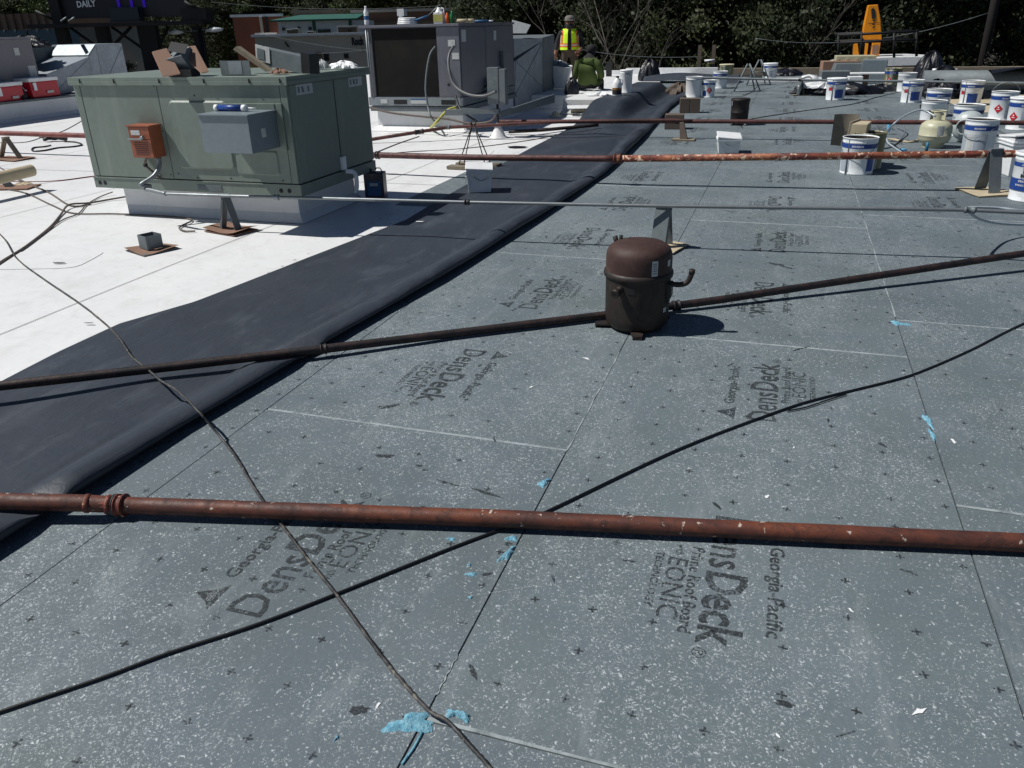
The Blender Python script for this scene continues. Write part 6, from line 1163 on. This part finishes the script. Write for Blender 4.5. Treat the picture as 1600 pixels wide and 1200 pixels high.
for i in range(8): b = MB(); b.box((W*i/8+.1, -.05, H-1.0), (W*i/8+W/8-.15, -.004, H-.4), dkglass); b.build('window', t)
# billboard
steel = simple('black_billboard_steel', '#0a0b10', .7, var=.2, scale=2); dB = 35
def UB(px): return (PD(px, 60, dB)-PD(93, 60, dB)).dot(RV)
p0 = PD(93, 60, dB); t = thing('billboard', 'large black billboard seen from its frame side, with the word DAILY, on steel posts', 'billboard', (p0.x, p0.y, gz), CAM_YAW)
def ZB(px, py): return zD(px, py, dB)-gz
b = MB(); b.box((UB(97), 0, ZB(200, 27)), (UB(302), .3, ZB(200, -90)), simple('billboard_face', '#0b0c1c', .5, var=.2, scale=1)); b.build('display_face', t)
b = MB(); b.box((UB(66), -.9, ZB(200, 41)), (UB(332), .3, ZB(200, 35))  , steel); b.build('beam', t)
b = MB(); b.box((UB(298), -.6, ZB(310, 34)), (UB(336), .3, ZB(310, 13)), steel); b.build('end_box', t); b = MB(); b.box((UB(187), -.5, ZB(200, 34)), (UB(232), -.02, ZB(200, 12)), simple('teal_catwalk_box', '#15242e', .6)); b.build('catwalk_box', t)
for px, w_, top, bot in ((100, .20, -60, 70), (163, .22, 36, 72), (234, .36, 36, 112), (311, .16, 40, 110)):
    x0 = UB(px); b = MB(); b.box((x0-w_, -.2, 0), (x0+w_, .2, ZB(px, top)), steel); b.build('post', t)
for (pa, za, pb, zc) in ((112, 40, 150, 72), (180, 42, 232, 84), (210, 42, 172, 75), (268, 42, 240, 84), (68, 17, 92, 30), (300, 2, 318, 16)):
    b = MB(); b.tube([(UB(pa), -.1, ZB(pa, za)), (UB(pb), -.1, ZB(pb, zc))], .06, steel, 6); b.build('brace', t)
b = MB(); vs, fs = text_mesh('DAILY', 1, .03); w0 = max(v.x for v in vs); x0 = UB(132); x1 = UB(162); z0 = ZB(147, 11); hh = (ZB(147, 1)-ZB(147, 11))/.72; b.add([(x0+v.x*(x1-x0)/w0, -.03, z0+v.y*hh+.01*v.x) for v in vs], fs, M['whitep']); b.build('lettering', t)
pur = NT('purple_lamp'); pur.set(Base_Color=(.02, .0, .2)); pur.b.inputs['Emission Color'].default_value = (.06, .0, .9, 1); pur.b.inputs['Emission Strength'].default_value = .15
for px in (197, 217, 236): x0 = UB(px); b = MB(); b.box((x0-.05, -.06, ZB(px, 11)), (x0+.05, -.01, ZB(px, -8)), pur.m); b.build('light_strip', t)
for px in (127, 139): b = MB(); x0 = UB(px-8); b.tube([(x0, -.9, ZB(px, 33)), (UB(px+4), -1.0, ZB(px, 27))], .03, M['galv'], 6); b.build('lamp_arm', t)
# yellow lift boom, ladder rack, trailer
yel = simple('machine_yellow', '#e08a08', .45, var=.08, scale=2, dirt='#8f5a14', dirt_amt=.3)
def at(px, py, Y): return Vector(GYX(px, py, Y))
t = thing('boom_lift', 'yellow boom of a lift machine rising behind the roof edge at the right', 'boom lift', tuple(at(1362, 90, 27)-Vector((0, 0, 0)))); o_ = t.location.copy()
def PP(px, py, Y=27, dy=0): v = at(px, py, Y)-o_; v.y += dy; return v
b = MB(); poly = [PP(1347, 62), PP(1350, 40), PP(1357, 8), PP(1372, 7), PP(1376, 30), PP(1378, 62)]; b.prism(poly, (0, .5, 0), yel); b.build('boom_head', t, bevel=.02)
b = MB(); b.prism([PP(1362, 28), PP(1361, 15), PP(1364, 12), PP(1367, 15), PP(1368, 28), PP(1365, 30)], (0, -.02, 0), M['ink']); b.build('slot', t)
b = MB(); b.box(tuple(PP(1360, 88)), tuple(PP(1377, 62)+Vector((0, .4, 0))), yel); b.build('lower_boom', t, bevel=.02); b = MB(); b.prism([PP(1333, 90), PP(1334, 70), PP(1340, 67), PP(1342, 88)], (0, .3, 0), yel); b.prism([PP(1350, 90), PP(1352, 66), PP(1357, 68), PP(1354, 90)], (0, .3, 0), yel); b.build('side_plate', t)
b = MB(); b.box(tuple(PP(1341, 92)), tuple(PP(1350, 60)+Vector((0, .3, 0))), steel); b.build('mast', t)
b = MB(); b.add([PP(1357, 37.5, dy=-.01), PP(1374, 36, dy=-.01), PP(1374, 35, dy=-.01), PP(1357, 36.5, dy=-.01)], [(0, 1, 2, 3)], M['ink'])
for py in (33, 39, 44): b.add([PP(1363, py, dy=-.012), PP(1367, py, dy=-.012), PP(1367, py-2, dy=-.012), PP(1363, py-2, dy=-.012)], [(0, 1, 2, 3)], M['ink'])
b.add([PP(1363, 85, dy=-.01), PP(1372, 84, dy=-.01), PP(1373, 70, dy=-.01), PP(1363, 71, dy=-.01)], [(0, 1, 2, 3)], M['card']); b.build('decal', t)
t = thing('ladder_rack', 'black steel ladder rack of a truck parked behind the roof edge', 'ladder rack', tuple(at(1310, 96, 25.5))); o_ = t.location.copy()
b = MB(); PQ = lambda px, py, dy=0: at(px, py, 25.5)-o_+Vector((0, dy, 0))
for a, c in (((1308, 55), (1436, 49)), ((1308, 67), (1432, 62))): b = MB(); b.tube([PQ(*a), PQ(*c)], .035, steel, 6); b.build('rail', t); b = MB(); b.tube([PQ(*a, 1.6), PQ(*c, 1.6)], .035, steel, 6); b.build('rail', t)
for px, p0, p1 in ((1310, 98, 54), (1346, 90, 52), (1397, 90, 51), (1432, 88, 49)): b = MB(); b.tube([PQ(px, p0), PQ(px, p1)], .035, steel, 6); b.build('upright', t)
t = thing('trailer', 'white box trailer whose curved roof shows just above the roof edge', 'trailer', tuple(at(1385, 90, 26.2))); o_ = t.location.copy(); b = MB(); tp = [at(1300, 100, 26.2), at(1325, 95, 26.2), at(1380, 90, 26.2), at(1430, 89, 26.2), at(1470, 91, 26.2)]
b.prism([tuple(p-o_) for p in tp]+[tuple(tp[-1]-o_-Vector((0, 0, .16))), tuple(tp[0]-o_-Vector((0, 0, .10)))], (0, 2.2, 0), M['pail']); b.build('roof', t)
b = MB(); b.prism([tuple(tp[0]-o_+Vector((.3, .05, -.12))), tuple(tp[-1]-o_+Vector((-.05, .05, -.17))), (tp[-1]-o_).to_tuple()[:2]+(gz-o_.z+.6,), (tp[0]-o_).to_tuple()[:2]+(gz-o_.z+.6,)], (0, 2.1, 0), M['galvd']); b.build('side_wall', t)
# poles and wires
def pole(px, Y, h, label, r=.13, arm=True, lamp=False):
    x, _, _ = GYX2(px, Y); t = thing('utility_pole', label, 'pole', (x, Y, gz)); b = MB(); b.tube([(0, 0, 0), (0, 0, h)], [r, r*.7], simple('pole_wood', '#15110f', .9), 10); b.build('post', t)
    if arm: b = MB(); b.box((-1.1, -.06, h-.7), (1.1, .06, h-.58), simple('pole_wood', '#2d2621')); b.build('crossarm', t)
    return t
pole(1543, 29, 11, 'dark wooden utility pole rising before the trees at the right', .15)
pole(840, 55, 9, 'thin utility pole beside the dark building behind the ducts', .12); pole(707, 62, 11, 'utility pole behind the bottles on the slate grey unit', .15)
x, _, _ = GYX2(631, 30); t = thing('light_post', 'grey post with a white lamp head behind the slate grey unit', 'lamp post', (x, 30, gz)); b = MB(); b.tube([(0, 0, 0), (0, 0, 5.9)], .16, M['strut'], 10); b.build('post', t); b = MB(); b.box((-.14, -.14, 5.9), (.14, .14, 6.15), M['whitep']); b.build('lamp_head', t)
t = thing('street_lamp', 'twin white street lamp heads seen over the green unit', 'street lamp', tuple(at(308, 90, 29))); o_ = t.location.copy(); b = MB(); b.tube([(0, 0, gz-o_.z), at(312, 45, 29)-o_], [.12, .08], steel, 8); b.build('post', t)
for px0, px1, py in ((264, 286, 50), (322, 347, 46)): b = MB(); b.tube([at(px0, py+2, 29)-o_, at((px0+px1)/2, py, 29)-o_, at(px1, py, 29)-o_], [.04, .11, .05], M['whitep'], 8); b.build('lamp_head', t)
for px0, px1, py in ((286, 311, 49), (312, 322, 47)): b = MB(); b.tube([at(px0, py, 29)-o_, at(px1, py-1, 29)-o_], .025, M['galvd'], 6); b.build('arm', t)
def wire(label, a, b_, sag, Y): 
    p, q = at(a[0], a[1], Y), at(b_[0], b_[1], Y); o = p.copy(); b = MB(); b.tube([p.lerp(q, i/16)-o-Vector((0, 0, sag*4*(i/16)*(1-i/16))) for i in range(17)], .011, M['strut'], 4); tag(b.build('overhead_wire', None, tuple(o)), label, 'wire', 'overhead wires')
wire('overhead wire sagging across the trees at the upper left', (330, 3), (700, 8), .3, 48); wire('overhead wire crossing before the tan building down to the left unit', (405, 52), (640, 82), .2, 38); wire('lower overhead wire crossing before the tan building', (440, 82), (640, 66), .2, 36); wire('overhead wire in front of the trees near the utility pole', (1180, 60), (1545, 20), .4, 28.5); wire('overhead wire in front of the trees behind the seated worker', (840, 62), (1100, 88), .2, 26)
for i, (px, lab) in enumerate(((1095, 'left of two thin dark posts of a rail beyond the far roof edge'), (1117, 'right of two thin dark posts of a rail beyond the far roof edge'))): x, _, _ = GYX2(px, 24.3); q = thing('rail_post', lab, 'post', (x, 24.3, gz)); b = MB(); b.box((-.05, -.05, 0), (.05, .05, 4.9), M['brownwood']); b.build('post', q)
b = MB(); p, q_ = at(1101, 95, 24.2), at(1117, 94, 24.2); b.tube([(0, 0, 0), q_-p], .03, M['pail'], 6); tag(b.build('rail_bar', None, tuple(p)), 'short pale bar fixed between the two thin rail posts', 'rail')
